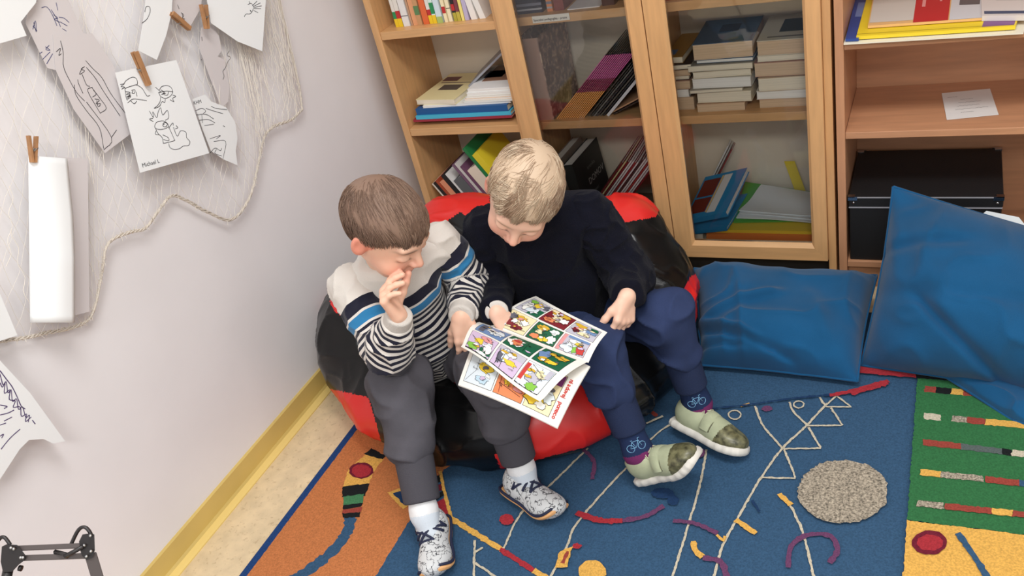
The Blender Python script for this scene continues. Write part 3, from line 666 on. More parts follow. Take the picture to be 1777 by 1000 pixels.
hd3 = nz(V3(.095, 0, .115)); td3 = V3(hd3[2], 0, -hd3[0]); xx = .610
z = .1062; flat(.60, .90, 2.20, 2.40, .030, (90, 96, 110), 'thick grey book lying under the leaning magazines, lower one', g); flat(.60, .90, 2.20, 2.40, .028, (140, 120, 100), 'thick tan book lying under the leaning magazines, upper one', g)
cols3 = [(120, 40, 44), (214, 200, 150), (128, 34, 40), (230, 226, 222), (226, 224, 222), (150, 46, 50), (230, 228, 226), (60, 50, 50), (228, 226, 224), (224, 222, 220), (170, 60, 58), (232, 230, 228), (214, 210, 208), (120, 34, 38)]
for i, cv in enumerate(cols3):
    t = .0045; bk(V3(xx, 2.195+.004*random.random(), .1668+t*.8), td3*t, hd3*min(.27+.02*random.random(), (.905-xx)/hd3[0]-.004), V3(0, .18, 0), cv, '%s magazine of the leaning row low behind the left door, %s' % (ords[i], 'red' if cv[0]-cv[1] > 60 else 'dark' if cv[0] < 80 else 'pale'), g, 'magazine', m_pagesw, 'magazine', bands=[(.3, .42, (40, 36, 40))] if i in (3, 4, 8) else (), inset=.001, th=.0012); xx += t*1.30+.0022
# --- behind the right glass door
g = 'red magazines on the upper shelf behind the right door'; z = .8385
for i in range(4): flat(.955+.006*i, 1.13+.005*i, 2.195, 2.39, .006, (168, 52, 46) if i % 2 == 0 else (226, 214, 200), '%s magazine from the bottom, flat on the upper shelf behind the right door' % ords[i], g, 'magazine', cat='magazine', pages=m_pages)
TAN, CRM, GRY = (196, 160, 128), (222, 208, 180), (176, 166, 150)
def stack(items, g, z0):
    global z; z = z0
    for x0, x1, y0, t, cv, pg, lab, *r in items: flat(x0, x1, y0, 2.395, t, cv, lab, g, pages=pg, rot=r[0] if r else 0., so=(r[1] if len(r) > 1 else True), tops=r[2] if len(r) > 2 else None, dz=.0012)
M_ = 'middle stack'
stack([(1.022, 1.152, 2.200, .024, TAN, m_pagest, 'tan worn book at the bottom of the %s' % M_, .03), (1.028, 1.175, 2.205, .030, CRM, m_pages, 'fat cream book second from the bottom of the %s' % M_, -.02), (1.008, 1.15, 2.20, .009, GRY, m_pages, 'thin grey book third from the bottom of the %s' % M_, .02),
       (1.020, 1.178, 2.205, .028, (214, 210, 200), m_pagesw, 'white paged book in the centre of the %s' % M_, -.03, True), (1.018, 1.172, 2.207, .018, CRM, m_pages, 'cream book just above the white paged one in the %s' % M_, .04), (1.010, 1.182, 2.205, .017, (150, 142, 128), m_pages, 'grey covered book third from the top of the %s' % M_, 0.),
       (1.034, 1.184, 2.215, .010, (66, 92, 116), m_pagesw, 'thin blue book under the top one of the %s' % M_, -.02), (1.026, 1.182, 2.21, .044, (72, 96, 120), m_pagest, 'big grey blue book with a dark emblem on top of the %s' % M_, .02, True, [(.45, .75, .35, .68, (38, 44, 54))])], M_, .5262)
R2 = 'right stack'
stack([(1.188, 1.338, 2.21, .026, (168, 104, 92), m_pagest, 'reddish book at the bottom of the %s' % R2, .02), (1.186, 1.345, 2.205, .024, (220, 212, 196), m_pagesw, 'cream white book second from the bottom of the %s' % R2, -.01), (1.190, 1.348, 2.20, .036, (204, 182, 150), m_pages, 'torn tan book in the middle of the %s' % R2, .03),
       (1.186, 1.345, 2.205, .038, (170, 126, 104), m_pagest, 'brown paged thick book above the torn one in the %s' % R2, -.02), (1.192, 1.348, 2.21, .016, CRM, m_pages, 'thin cream book below the top one of the %s' % R2, .01), (1.196, 1.350, 2.205, .040, (204, 200, 182), m_pagest, 'thick book with a dark oval picture on top of the %s' % R2, -.01, True, [(.30, .8, .30, .98, (56, 60, 52)), (.10, .14, .15, .9, (110, 106, 96))])], R2, .5262)
L2 = 'left stack'
stack([(.948, 1.014, 2.22, .040, (138, 112, 92), m_pagest, 'brown book at the bottom of the %s' % L2, 0.), (.948, 1.002, 2.215, .022, (222, 218, 208), m_pagesw, 'white book second from the bottom of the %s' % L2, .02), (.948, 1.012, 2.215, .024, (176, 136, 116), m_pagest, 'pinkish brown book third from the bottom of the %s' % L2, -.02), (.948, 1.008, 2.22, .012, (46, 42, 42), m_pages, 'black book fourth from the bottom of the %s' % L2, 0.),
       (.948, 1.010, 2.215, .020, TAN, m_pagest, 'tan book third from the top of the %s' % L2, .03), (.948, 1.016, 2.205, .014, (58, 44, 40), m_pages, 'thin dark book jutting out near the top of the %s' % L2, .05), (.948, 1.000, 2.215, .018, (160, 120, 60), m_pages, 'yellow brown book on top of the %s' % L2, -.03, True, [(.1, .3, .1, .5, (70, 110, 160))])], L2, .5262)
# bottom compartment behind the right door
g = 'papers at the bottom behind the right door'; z = .1062
flat(1.008, 1.318, 2.188, 2.41, .010, (70, 62, 56), 'dark magazine at the very bottom behind the right door', g, 'magazine', cat='magazine')
flat(1.012, 1.318, 2.190, 2.41, .024, (226, 128, 62), 'orange book low behind the right door', g, rot=.005)
flat(1.018, 1.318, 2.200, 2.41, .010, (228, 196, 56), 'yellow book with black scrawl lying on the orange one', g, rot=-.005)
def sheetq(name, quad, m, label, cat, thick=.003, parent=None, nu=10, sag=None, g=None):
    a, b_, c, d = (np.asarray(q, float) for q in quad); n = nz(np.cross(b_-a, d-a)); top = []; bot = []
    for i in range(nu+1):
        r1 = []; r2 = []
        for j in range(nu+1):
            u, v = i/nu, j/nu; p = a*(1-u)*(1-v)+b_*u*(1-v)+c*u*v+d*(1-u)*v; off = sag(u, v) if sag else 0; r1.append(p+n*(off+thick/2)); r2.append(p+n*(off-thick/2))
        top.append(r1); bot.append(r2)
    mb = MB(); mb.grid(top, m); mb.grid([r[::-1] for r in bot], m)
    for k in (0, nu): mb.grid([top[k], bot[k]], m, False); mb.grid([[r[k] for r in top], [r[k] for r in bot]], m, False)
    o = mb.build(name, parent); 
    if label: tag(o, label, cat, g)
    return o
mg_, mw_ = cm((92, 166, 66), .5), cm((222, 226, 226), .5)
zt = z+.004
sheetq('folder', [(1.085, 2.235, zt), (1.316, 2.250, zt), (1.312, 2.41, zt), (1.09, 2.41, zt+.04)], mg_, 'green folder holding the loose white papers', 'folder', .004, g=g)
for k, (dx, dz, r, lab) in enumerate(((.0, .010, 0, 'lower loose white sheet heap on the green folder'), (.012, .016, .01, 'middle loose white sheet heap on the green folder'), (.006, .022, -.01, 'top loose white sheet heap on the green folder'))):
    sheetq('paper_sheets', [(1.092+dx, 2.245+.008*k, zt+dz), (1.318, 2.228+.012*k, zt+dz-.004), (1.318, 2.375, zt+dz), (1.135+dx, 2.39, zt+dz+.016)], mw_, lab, 'papers', .004, sag=lambda u, v: .004*math.sin(6*v+u*3+k), g=g)
sheetq('sticky_note', [(1.236, 2.405, .170), (1.270, 2.405, .158), (1.238, 2.416, .262), (1.208, 2.416, .262)], cm((232, 208, 50), .5), 'yellow paper strip leaning on the back panel behind the right door', 'paper strip', .001)
g = 'blue books at the bottom behind the right door'
mb_ = (44, 138, 190)
z = .1062; flat(.956, 1.000, 2.20, 2.40, .028, (196, 190, 182), 'pale folded newspaper standing under the blue books', g, 'newspaper', cat='newspaper', so=True)
bk((.958, 2.188, .139), (0, -.004, .012), (.118, 0, .016), (.03, .17, .02), mb_, 'thin blue book beneath the tilted one', g, pages=m_pagesw)
fa, fb = V3(.957, 2.184, .176), V3(1.084, 2.184, .206); dv = V3(.038, .150, .065)
n = nz(np.cross(fb-fa, dv)); r = bk(fa, n*.020, fb-fa, dv, mb_, 'tilted blue book with red picture panels on its cover', g, pages=m_pagesw, tops=[(.12, .46, .04, .44, (116, 44, 34)), (.50, .90, .04, .44, (116, 44, 34)), (.1, .94, .46, .50, (230, 190, 110)), (.08, .94, .51, .70, (226, 228, 226))])
for k in range(3):
    bk(V3(.944+.008*k, 2.375, .136), nz(V3(.11, 0, -.06))*.004, nz(V3(.06, 0, .11))*(.23-.006*k), V3(0, .045, 0), ((224, 222, 220), (196, 190, 188), (150, 60, 58))[k], '%s leaning behind the tilted blue book' % ('white magazine', 'grey magazine', 'red edged magazine')[k], g, 'magazine', m_pagesw, 'magazine', inset=.001, th=.0012)
# --- right cabinet
g = 'papers on the upper shelf of the right cabinet'; ZC = .7152
def q4(pix, zz): return [atZ(x, y, zz) for x, y in pix]
def lay(name, pix, zz, c, lab, cat, t=.003, deco=()):
    mm = cm(c, .4) if isinstance(c, tuple) else c; Q = q4(pix, zz); o = sheetq(name, Q, mm, lab, cat, t, g=g)
    if deco:
        mb = MB(); a, b_, c_, d = Q; nn = nz(np.cross(b_-a, d-a)); nn = nn if nn[2] > 0 else -nn; L = 0
        for u0, u1, v0, v1, cc in deco:
            L += 1; P = lambda u, v: a*(1-u)*(1-v)+b_*u*(1-v)+c_*u*v+d*(1-u)*v+nn*(t/2+.0003+.00008*L); mb.poly([P(u0, v0), P(u1, v0), P(u1, v1), P(u0, v1)], cm(cc, .45))
        mb.build('printed_panel', o)
    return o
lay('paper_sheets', [(1464, 77), (1776, 58), (1800, -40), (1496, -30)], ZC+.002, (232, 226, 206), 'cream sheets at the very bottom of the cabinet\'s paper pile', 'papers', .003)
lay('folder', [(1467, 70), (1490, 69), (1516, -30), (1492, -30)], ZC+.008, (40, 70, 140), 'blue folder with a pale lettered label, left end of the paper pile', 'folder', .006, [(.3, .8, .35, .6, (110, 130, 180))])
lay('magazine', [(1486, 66), (1762, 48), (1790, -40), (1512, -30)], ZC+.010, (232, 204, 44), 'big yellow magazine in the cabinet\'s paper pile', 'magazine', .008, [(.80, .99, .02, .35, (126, 82, 130)), (.0, .8, .03, .035, (160, 140, 40))])
lay('magazine', [(1506, 47), (1708, 33), (1716, -40), (1522, -40)], ZC+.019, (226, 180, 120), 'magazine with photos and a red panel on top of the yellow one', 'magazine', .006, [(.01, .40, .05, .98, (206, 200, 190)), (.08, .38, .50, .85, (150, 92, 110)), (.40, .70, .0, .98, (190, 40, 44)), (.71, .99, .0, .98, (206, 206, 208)), (.78, .95, .3, .6, (96, 90, 92)), (.46, .49, .3, .9, (226, 150, 146)), (.54, .56, .5, .95, (226, 150, 146)), (.61, .63, .4, .95, (226, 150, 146))])
lay('paper_sheets', [(1704, 32), (1785, 31), (1800, -40), (1700, -40)], ZC+.021, (214, 206, 200), 'printed white sheets at the right end of the paper pile', 'papers', .012, [(.05, .97, .04, .10, (70, 84, 110)), (.3, .95, .35, .38, (150, 146, 146)), (.3, .9, .42, .45, (150, 146, 146)), (.3, .95, .5, .53, (150, 146, 146))])
nq = q4([(1634, 162), (1718, 154), (1733, 199), (1643, 208)][::-1], .4826); nt_ = sheetq('note_paper', nq, cm((226, 224, 220), .6), 'single white note with faint grey writing on the bare cabinet shelf', 'paper', .0008)
mb = MB()
for i, (u0, u1) in enumerate([(.1, .3), (.35, .6), (.3, .75), (.25, .7), (.2, .85), (.3, .55)]):
    v = .80-.12*i; a, b_, c_, d = nq; P = lambda u, v: a*(1-u)*(1-v)+b_*u*(1-v)+c_*u*v+d*(1-u)*v+V3(0, 0, .0009)
    mb.ribbon([P(u0+(u1-u0)*k/14, v+.012*math.sin(k*2.3+i)) for k in range(15)], .0011, (0, 0, 1), cm((120, 118, 120), .6))
mb.build('writing', nt_)
m_bx = mat('black_card', (20, 20, 22), .55, bump=.15, bs=300); m_met = mat('nickel', (200, 200, 205), .25, metal=1.); m_trim = cm((150, 150, 156), .4)
X0, X1, Y0, Y1, Z0, Z1 = 1.4155, 1.775, 2.146, 2.415, .0935, .292
box = MB().box(X0+.002, X1-.002, Y0+.002, Y1-.002, Z0, Z1-.030, m_bx).build('storage_box', bevel=.003); tag(box, 'black lidded storage box with metal corners at the bottom of the right cabinet', 'box')
lid = MB().box(X0, X1, Y0, Y1, Z1-.030, Z1, m_bx).build('lid', box, bevel=.003)
mb = MB(); mb.box(X0+.001, X1-.001, Y0-.0012, Y0+.001, Z1-.033, Z1-.030, m_trim); mb.box(X0+.001, X1-.001, Y0-.0012, Y0+.001, Z1-.003, Z1-.0005, m_trim); mb.build('edge_trim', lid)
for sx in (X0, X1):
    for sy in (Y0, Y1):
        mb = MB(); d = 1 if sx == X0 else -1; e = 1 if sy == Y0 else -1
        mb.box(*sorted((sx-d*.0012, sx+d*.022)), *sorted((sy-e*.0014, sy+e*.001)), Z1-.010, Z1+.001, m_met); mb.box(*sorted((sx-d*.0012, sx+d*.016)), *sorted((sy-e*.0014, sy+e*.012)), Z1-.001, Z1+.0012, m_met)
        if e > 0: mb.tube([(sx+d*.013, sy-.001, Z1-.016), (sx+d*.013, sy-.003, Z1-.016)], .0028, m_met, 10)
        c = mb.build('corner_bracket', lid); c['label'] = 'metal corner bracket'
sheetq('paper_sheets', [atY(1690, 383, 2.118), atY(1780, 392, 2.118), atY(1768, 377, 2.128), atY(1712, 366, 2.130)], mw_, 'white paper edge sticking up between the black box and the leaning cushion', 'papers', .002)
# ------------------------------------------------------------------ open comic on the boys' laps
m_pap = mat('comic_paper', (240, 238, 230), .45); m_ink = mat('comic_ink', (26, 26, 30), .5)
CC_ = dict(green=(24, 96, 66), yellow=(240, 204, 60), lilac=(206, 184, 212), sky=(188, 214, 228), grey=(190, 188, 200), red=(196, 60, 56), white=(246, 246, 240), maroon=(124, 34, 44),
           orange=(228, 138, 92), lime=(132, 192, 72), pale=(220, 230, 236), purple=(112, 40, 104), dgrey=(96, 96, 108), cream=(238, 224, 180), blue=(110, 140, 184), gold=(214, 172, 52), pink=(222, 150, 150))
MC = {k: mat('comic_'+k, v, .45) for k, v in CC_.items()}
def page_surface(GL, GR, OL, OR, curl):
    """u along the fold (0 left..1 right), v from fold to outer edge"""
    GL, GR, OL, OR = (np.asarray(q, float) for q in (GL, GR, OL, OR)); n = nz(np.cross(OL-GL, GR-GL)); n = n if n[2] > 0 else -n
    def P(u, v, off=0.):
        q = GL*(1-u)*(1-v)+GR*u*(1-v)+OL*(1-u)*v+OR*u*v; return q+n*(curl(u, v)+off)
    return P
def sheet(mb, P, th=.0006, N=22, back=None):
    us = np.linspace(0, 1, N); top = [[P(u, v, th/2) for v in us] for u in us]; bot = [[P(u, v, -th/2) for v in us] for u in us]
    mb.grid(top, m_pap); mb.grid([r[::-1] for r in bot], m_pap)
    for k in (0, N-1):
        mb.grid([top[k], bot[k]], m_pap); mb.grid([[r[k] for r in top], [r[k] for r in bot]], m_pap)
def patch(mb, P, u0, u1, v0, v1, m, lev, N=6):
    mb.grid([[P(u, v, .0005+lev*.00012) for v in np.linspace(v0, v1, N)] for u in np.linspace(u0, u1, N)], m)
def blob(mb, P, cu, cv, ru, rv, m, lev, ang=0., irr=.30, n=18, seed=0):
    r = random.Random(seed); k = [1+r.uniform(-irr, irr) for _ in range(n)]; rings = []
    for t in (0.02, .5, 1):
        rings.append([P(cu+t*k[i % n]*(ru*math.cos(2*math.pi*i/n)*math.cos(ang)-rv*math.sin(2*math.pi*i/n)*math.sin(ang)), cv+t*k[i % n]*(ru*math.cos(2*math.pi*i/n)*math.sin(ang)+rv*math.sin(2*math.pi*i/n)*math.cos(ang)), .0005+lev*.00012) for i in range(n+1)])
    mb.grid(rings, m)
def line(mb, P, uv, wd, m, lev):
    pts = []
    for (a, b), (c, d) in zip(uv[:-1], uv[1:]):
        for t in np.linspace(0, 1, 6)[:-1]: pts.append((a+(c-a)*t, b+(d-b)*t))
    pts.append(uv[-1]); Q = [P(u, v, .0005+lev*.00012) for u, v in pts]; nr = np.cross(P(.5, .6)-P(.5, .5), P(.6, .5)-P(.5, .5)); nr = nr if nr[2] > 0 else -nr
    mb.ribbon(Q, wd, nz(nr), m)
def panel(mb, P, u0, u1, v0, v1, bg, items, frame='ink'):
    g = .004; patch(mb, P, u0, u1, v0, v1, m_ink if frame == 'ink' else MC[frame], 0); patch(mb, P, u0+g, u1-g, v0+g*1.4, v1-g*1.4, MC[bg], 1)
    U, V_ = u1-u0, v1-v0; rr = random.Random(int(u0*997)+int(v0*131)+len(items)); items = list(items)
    for _ in range(4): items.append(('b', rr.choice(['white', 'cream', 'dgrey', 'pale', 'gold', 'lilac', 'pink', bg]), rr.uniform(.15, .85), rr.uniform(.15, .85), rr.uniform(.04, .10), rr.uniform(.03, .09), rr.uniform(0, 3)))
    for _ in range(4):
        x, y = rr.uniform(.1, .7), rr.uniform(.1, .8); items.append(('l', 'ink', [(x, y), (x+rr.uniform(-.05, .22), y+rr.uniform(-.05, .12)), (x+rr.uniform(.05, .2), y+rr.uniform(-.1, .1))]))
    for j, (k, c, *a) in enumerate(items):
        if k == 'b': blob(mb, P, u0+U*a[0], v0+V_*a[1], U*a[2]*1.08, V_*a[3]*1.08, m_ink, 2+2*j, a[4] if len(a) > 4 else 0, seed=j+int(u0*91)+int(v0*57)); blob(mb, P, u0+U*a[0], v0+V_*a[1], U*a[2], V_*a[3], MC[c], 3+2*j, a[4] if len(a) > 4 else 0, seed=j+int(u0*91)+int(v0*57))
        elif k == 'r': patch(mb, P, u0+U*a[0], u0+U*a[1], v0+V_*a[2], v0+V_*a[3], MC[c], 2+2*j)
        elif k == 'l': line(mb, P, [(u0+U*x, v0+V_*y) for x, y in a[0]], .0009, m_ink if c == 'ink' else MC[c], 3+2*j)
comic = empty('comic_book', (.85, 1.28, .385), 'open colour comic book lying across the laps of the two boys', 'comic')
# lower right-hand block of pages with the cover page on top
Pc = page_surface(atZ(836, 560, .388), atZ(1024, 636, .396), atZ(795, 668, .394), atZ(967, 743, .390), lambda u, v: .006*math.sin(math.pi*u)+.004*math.sin(math.pi*v))
mb = MB()
sheet(mb, lambda u, v, o=0: Pc(u, v, o-.0025)); sheet(mb, lambda u, v, o=0: Pc(u, v, o-.0012)); sheet(mb, Pc)
panel(mb, Pc, .04, .34, .46, .93, 'pale', [('l', 'ink', [(.05, .95), (.3, .6), (.3, .05)]), ('b', 'yellow', .62, .45, .20, .14, .3), ('b', 'yellow', .45, .40, .10, .10), ('b', 'sky', .6, .8, .2, .1), ('l', 'ink', [(.5, .5), (.8, .6)])])
panel(mb, Pc, .355, .64, .42, .93, 'orange', [('b', 'yellow', .5, .40, .26, .16, .8), ('b', 'lime', .6, .52, .12, .10), ('b', 'yellow', .38, .55, .12, .14), ('l', 'ink', [(.1, .7), (.9, .85)]), ('l', 'maroon', [(.05, .2), (.2, .95)]), ('b', 'cream', .62, .3, .1, .07)])
panel(mb, Pc, .655, .90, .30, .93, 'cream', [('b', 'yellow', .38, .70, .34, .24, .4), ('b', 'yellow', .25, .5, .16, .12), ('b', 'pale', .70, .62, .22, .16), ('r', 'purple', .55, .98, .03, .30), ('b', 'gold', .5, .25, .22, .10), ('b', 'dgrey', .72, .45, .12, .05), ('b', 'white', .6, .85, .2, .07)])
for i, ch in enumerate('miadovej pomoco'):
    text_into(mb, ch, Pc(.925, .32+.040*i, .0009), Pc(.925, .40+.04*i)-Pc(.925, .32+.04*i), Pc(.96, .5)-Pc(.90, .5), .0150, MC['red'], off=.0004, bold=.03)
part(mb, 'page', comic, 'lower page with a red headline along its edge', bevel=0)
# upper page, held at its right corner
Pa = page_surface(atZ(852, 566, .404), atZ(1021, 630, .409), atZ(930, 514, .425), atZ(1054, 577, .428), lambda u, v: .012*math.sin(math.pi*v)*(1-.5*u)-.004*math.sin(math.pi*u))
mb = MB(); sheet(mb, Pa)
panel(mb, Pa, .03, .30, .52, .93, 'grey', [('r', 'green', .5, .99, .02, .5), ('b', 'pale', .6, .3, .25, .2), ('b', 'yellow', .55, .7, .15, .16), ('b', 'white', .25, .4, .15, .25), ('b', 'lime', .25, .8, .14, .1), ('l', 'ink', [(.1, .2), (.5, .9)]), ('b', 'dgrey', .85, .75, .12, .14)])
panel(mb, Pa, .315, .62, .52, .93, 'maroon', [('b', 'cream', .5, .5, .2, .2), ('b', 'white', .75, .5, .16, .18), ('b', 'orange', .3, .25, .18, .14), ('b', 'gold', .62, .82, .25, .12), ('b', 'white', .3, .7, .12, .1), ('r', 'cream', .05, .3, .8, .95), ('l', 'ink', [(.1, .4), (.9, .3)])])
panel(mb, Pa, .635, .95, .52, .93, 'grey', [('b', 'gold', .3, .75, .22, .14), ('b', 'white', .55, .5, .2, .2), ('b', 'maroon', .25, .35, .14, .16), ('b', 'blue', .75, .55, .2, .12), ('b', 'green', .8, .82, .16, .1), ('l', 'ink', [(.2, .2), (.8, .9)]), ('b', 'cream', .6, .22, .2, .1)])
panel(mb, Pa, .03, .33, .06, .48, 'cream', [('b', 'maroon', .3, .35, .2, .15, .5), ('b', 'maroon', .6, .25, .18, .14), ('b', 'gold', .5, .75, .25, .12), ('b', 'white', .75, .55, .15, .16), ('b', 'dgrey', .25, .7, .16, .14), ('b', 'white', .42, .5, .1, .1), ('l', 'ink', [(.05, .1), (.95, .2)]), ('l', 'ink', [(.2, .9), (.8, .4)])])
panel(mb, Pa, .345, .64, .06, .48, 'green', [('b', 'white', .75, .75, .16, .14), ('b', 'white', .8, .3, .14, .2), ('b', 'gold', .3, .75, .2, .14), ('b', 'orange', .25, .2, .16, .12), ('b', 'yellow', .55, .2, .18, .12), ('b', 'cream', .3, .48, .12, .12), ('l', 'ink', [(.5, .5), (.6, .1)])], frame='maroon')
panel(mb, Pa, .655, .94, .06, .48, 'grey', [('r', 'pink', .02, .14, .02, .98), ('b', 'pale', .40, .3, .26, .25), ('b', 'white', .55, .65, .25, .15), ('b', 'lime', .62, .25, .08, .2), ('b', 'red', .82, .3, .14, .26), ('r', 'blue', .2, .98, .84, .98), ('b', 'yellow', .68, .62, .12, .1), ('l', 'ink', [(.3, .6), (.8, .5)])], frame='maroon')
part(mb, 'page', comic, 'upper page of framed coloured pictures', bevel=0)
# leaf being turned
Pb = page_surface(atZ(832, 559, .412), atZ(1020, 628, .411), atZ(800, 602, .428), atZ(937, 697, .420), lambda u, v: .014*math.sin(math.pi*min(1, v*1.1))*(1-.3*u)+.005*math.sin(2*math.pi*u)*v)
mb = MB(); sheet(mb, Pb)
panel(mb, Pb, .05, .34, .06, .46, 'blue', [('b', 'white', .5, .5, .2, .2), ('r', 'dgrey', .1, .3, .1, .9), ('b', 'pale', .8, .5, .16, .25), ('l', 'ink', [(.1, .5), (.9, .6)])])
panel(mb, Pb, .04, .34, .50, .94, 'lilac', [('b', 'yellow', .42, .42, .18, .14), ('r', 'green', .55, .98, .62, .98), ('b', 'lime', .25, .78, .2, .14), ('b', 'white', .80, .55, .16, .22), ('b', 'white', .68, .9, .2, .07), ('b', 'pink', .62, .2, .2, .12), ('l', 'ink', [(.1, .3), (.5, .6), (.6, .9)])])
panel(mb, Pb, .36, .64, .06, .46, 'green', [('b', 'white', .3, .5, .24, .3), ('b', 'orange', .32, .5, .15, .22), ('b', 'red', .3, .40, .12, .08), ('l', 'ink', [(.6, .1), (.7, .9)])])
panel(mb, Pb, .36, .64, .50, .94, 'lilac', [('r', 'grey', .02, .98, .02, .3), ('b', 'pale', .35, .40, .16, .3), ('b', 'yellow', .62, .55, .22, .10), ('b', 'dgrey', .2, .55, .08, .3), ('b', 'white', .55, .25, .16, .1), ('l', 'ink', [(.1, .2), (.2, .9)]), ('l', 'ink', [(.3, .1), (.4, .95)])])
panel(mb, Pb, .66, .93, .06, .46, 'green', [('b', 'blue', .2, .5, .18, .3), ('b', 'gold', .35, .75, .2, .12), ('b', 'gold', .7, .3, .2, .14), ('b', 'yellow', .6, .75, .2, .1), ('b', 'gold', .4, .25, .12, .1), ('l', 'ink', [(.1, .1), (.9, .4)])])
panel(mb, Pb, .66, .93, .50, .94, 'pale', [('r', 'red', .02, .16, .1, .9), ('b', 'white', .4, .2, .18, .14), ('b', 'grey', .5, .55, .25, .2), ('b', 'lime', .62, .85, .22, .12), ('b', 'cream', .7, .35, .2, .1), ('r', 'grey', .8, .97, .05, .4), ('l', 'ink', [(.2, .1), (.8, .4)])])
part(mb, 'page', comic, 'page being turned, its lower corner free', bevel=0)
# ------------------------------------------------------------------ the two boys
def cw(v): return nz(RW@np.asarray(v, float))        # direction seen in the picture -> world direction
def skin_mat():
    m = bpy.data.materials.new('skin'); m.use_nodes = True; nt = m.node_tree; b = nt.nodes['Principled BSDF']
    a = nt.nodes.new('ShaderNodeAttribute'); a.attribute_name = 'tint'; nt.links.new(a.outputs[0], b.inputs['Base Color'])
    b.inputs['Roughness'].default_value = .5; b.inputs['Subsurface Weight'].default_value = .12
    b.inputs['Subsurface Radius'].default_value = (.012, .005, .003); b.inputs['Subsurface Scale'].default_value = .5
    return m
m_skin = skin_mat()
def basis(f, r):
    f = nz(f); r = nz(np.asarray(r)-f*(np.dot(r, f))); u = np.cross(r, f); return f, u, -r     # forward, up, left
def head_solid(S, c, fr, neck, k=.01):
    f, u, l = fr; R = np.stack([l, f, u], 1); c = np.asarray(c, float)
    def p(a, b_, d): return c+l*a+f*b_+u*d
    S.ell(p(0, -.008, .018), (.070, .089, .078), R, .01)
    S.ell(p(0, .026, -.030), (.057, .059, .066), R, .03)
    S.ell(p(0, .048, -.080), (.030, .026, .020), R, .035)
    for s in (-1, 1): S.ell(p(s*.033, .055, -.046), (.024, .024, .022), R, .02)
    S.cone(p(0, -.016, -.05), neck, .040, .046, .03)
    S.ell(p(0, .076, .014), (.045, .011, .010), R, .02)
    for s in (-1, 1):
        S.ell(p(s*.029, .098, -.010), (.017, .013, .010), R, .012, 's')
        S.ell(p(s*.029, .0715, -.011), (.0160, .0150, .0110), R, .003)
        S.ell(p(s*.0735, -.006, -.014), (.0085, .017, .027), R@np.array([[math.cos(.35*s), -math.sin(.35*s), 0], [math.sin(.35*s), math.cos(.35*s), 0], [0, 0, 1]]), .006)
        S.ell(p(s*.083, -.001, -.011), (.005, .009, .015), R, .006, 's')
    S.cone(p(0, .083, -.004), p(0, .100, -.030), .0065, .0095, .012)
    for s in (-1, 1): S.ell(p(s*.0095, .092, -.035), (.0065, .0085, .006), R, .006)
    S.ell(p(0, .0835, -.0585), (.019, .0085, .0052), R, .004)
    S.ell(p(0, .0815, -.0680), (.0165, .0085, .0056), R, .004)
    S.cone(p(-.017, .089, -.0630), p(.017, .089, -.0630), .0012, .0012, .002, 's')
def head_tint(v, c, fr, base, hairc):
    f, u, l = fr; q = v-np.asarray(c, float); a, b_, d = q@l, q@f, q@u; col = np.tile(np.array(lin(base)), (len(v), 1))
    near = (q*q).sum(1) < .14**2
    def mixin(wt, rgb): nonlocal col; wt = np.where(near, np.clip(wt, 0, 1), 0)[:, None]; col = col*(1-wt)+np.array(lin(rgb))*wt
    for s in (-1, 1):
        mixin(.40*np.exp(-((a-s*.036)**2+(d+.042)**2)/(2*.017**2))*(b_ > .02), (232, 138, 118))
        mixin(np.exp(-((a-s*.029)/.015)**4-((d+.0165+.14*np.abs(a-s*.029))/.0030)**2)*(b_ > .06), (70, 46, 36))
        mixin(.9*np.exp(-((a-s*.030)/.019)**4-((d-.0115+8*(a-s*.030)**2)/.0038)**2)*(b_ > .05), hairc)
        mixin(.5*(np.abs(a) > .066)*(b_ < .03)*(b_ > -.03)*(d < .012)*(d > -.04), (226, 134, 112))
    mixin(.8*np.exp(-(a/.018)**4-((d+.063)/.0085)**2)*(b_ > .07), (198, 106, 98))
    mixin(.9*np.exp(-(a/.018)**4-((d+.0630)/.0012)**2)*(b_ > .07), (120, 52, 50))
    mixin(.4*np.exp(-(a/.012)**2-((d+.03)/.012)**2)*(b_ > .09), (230, 140, 118))
    return col
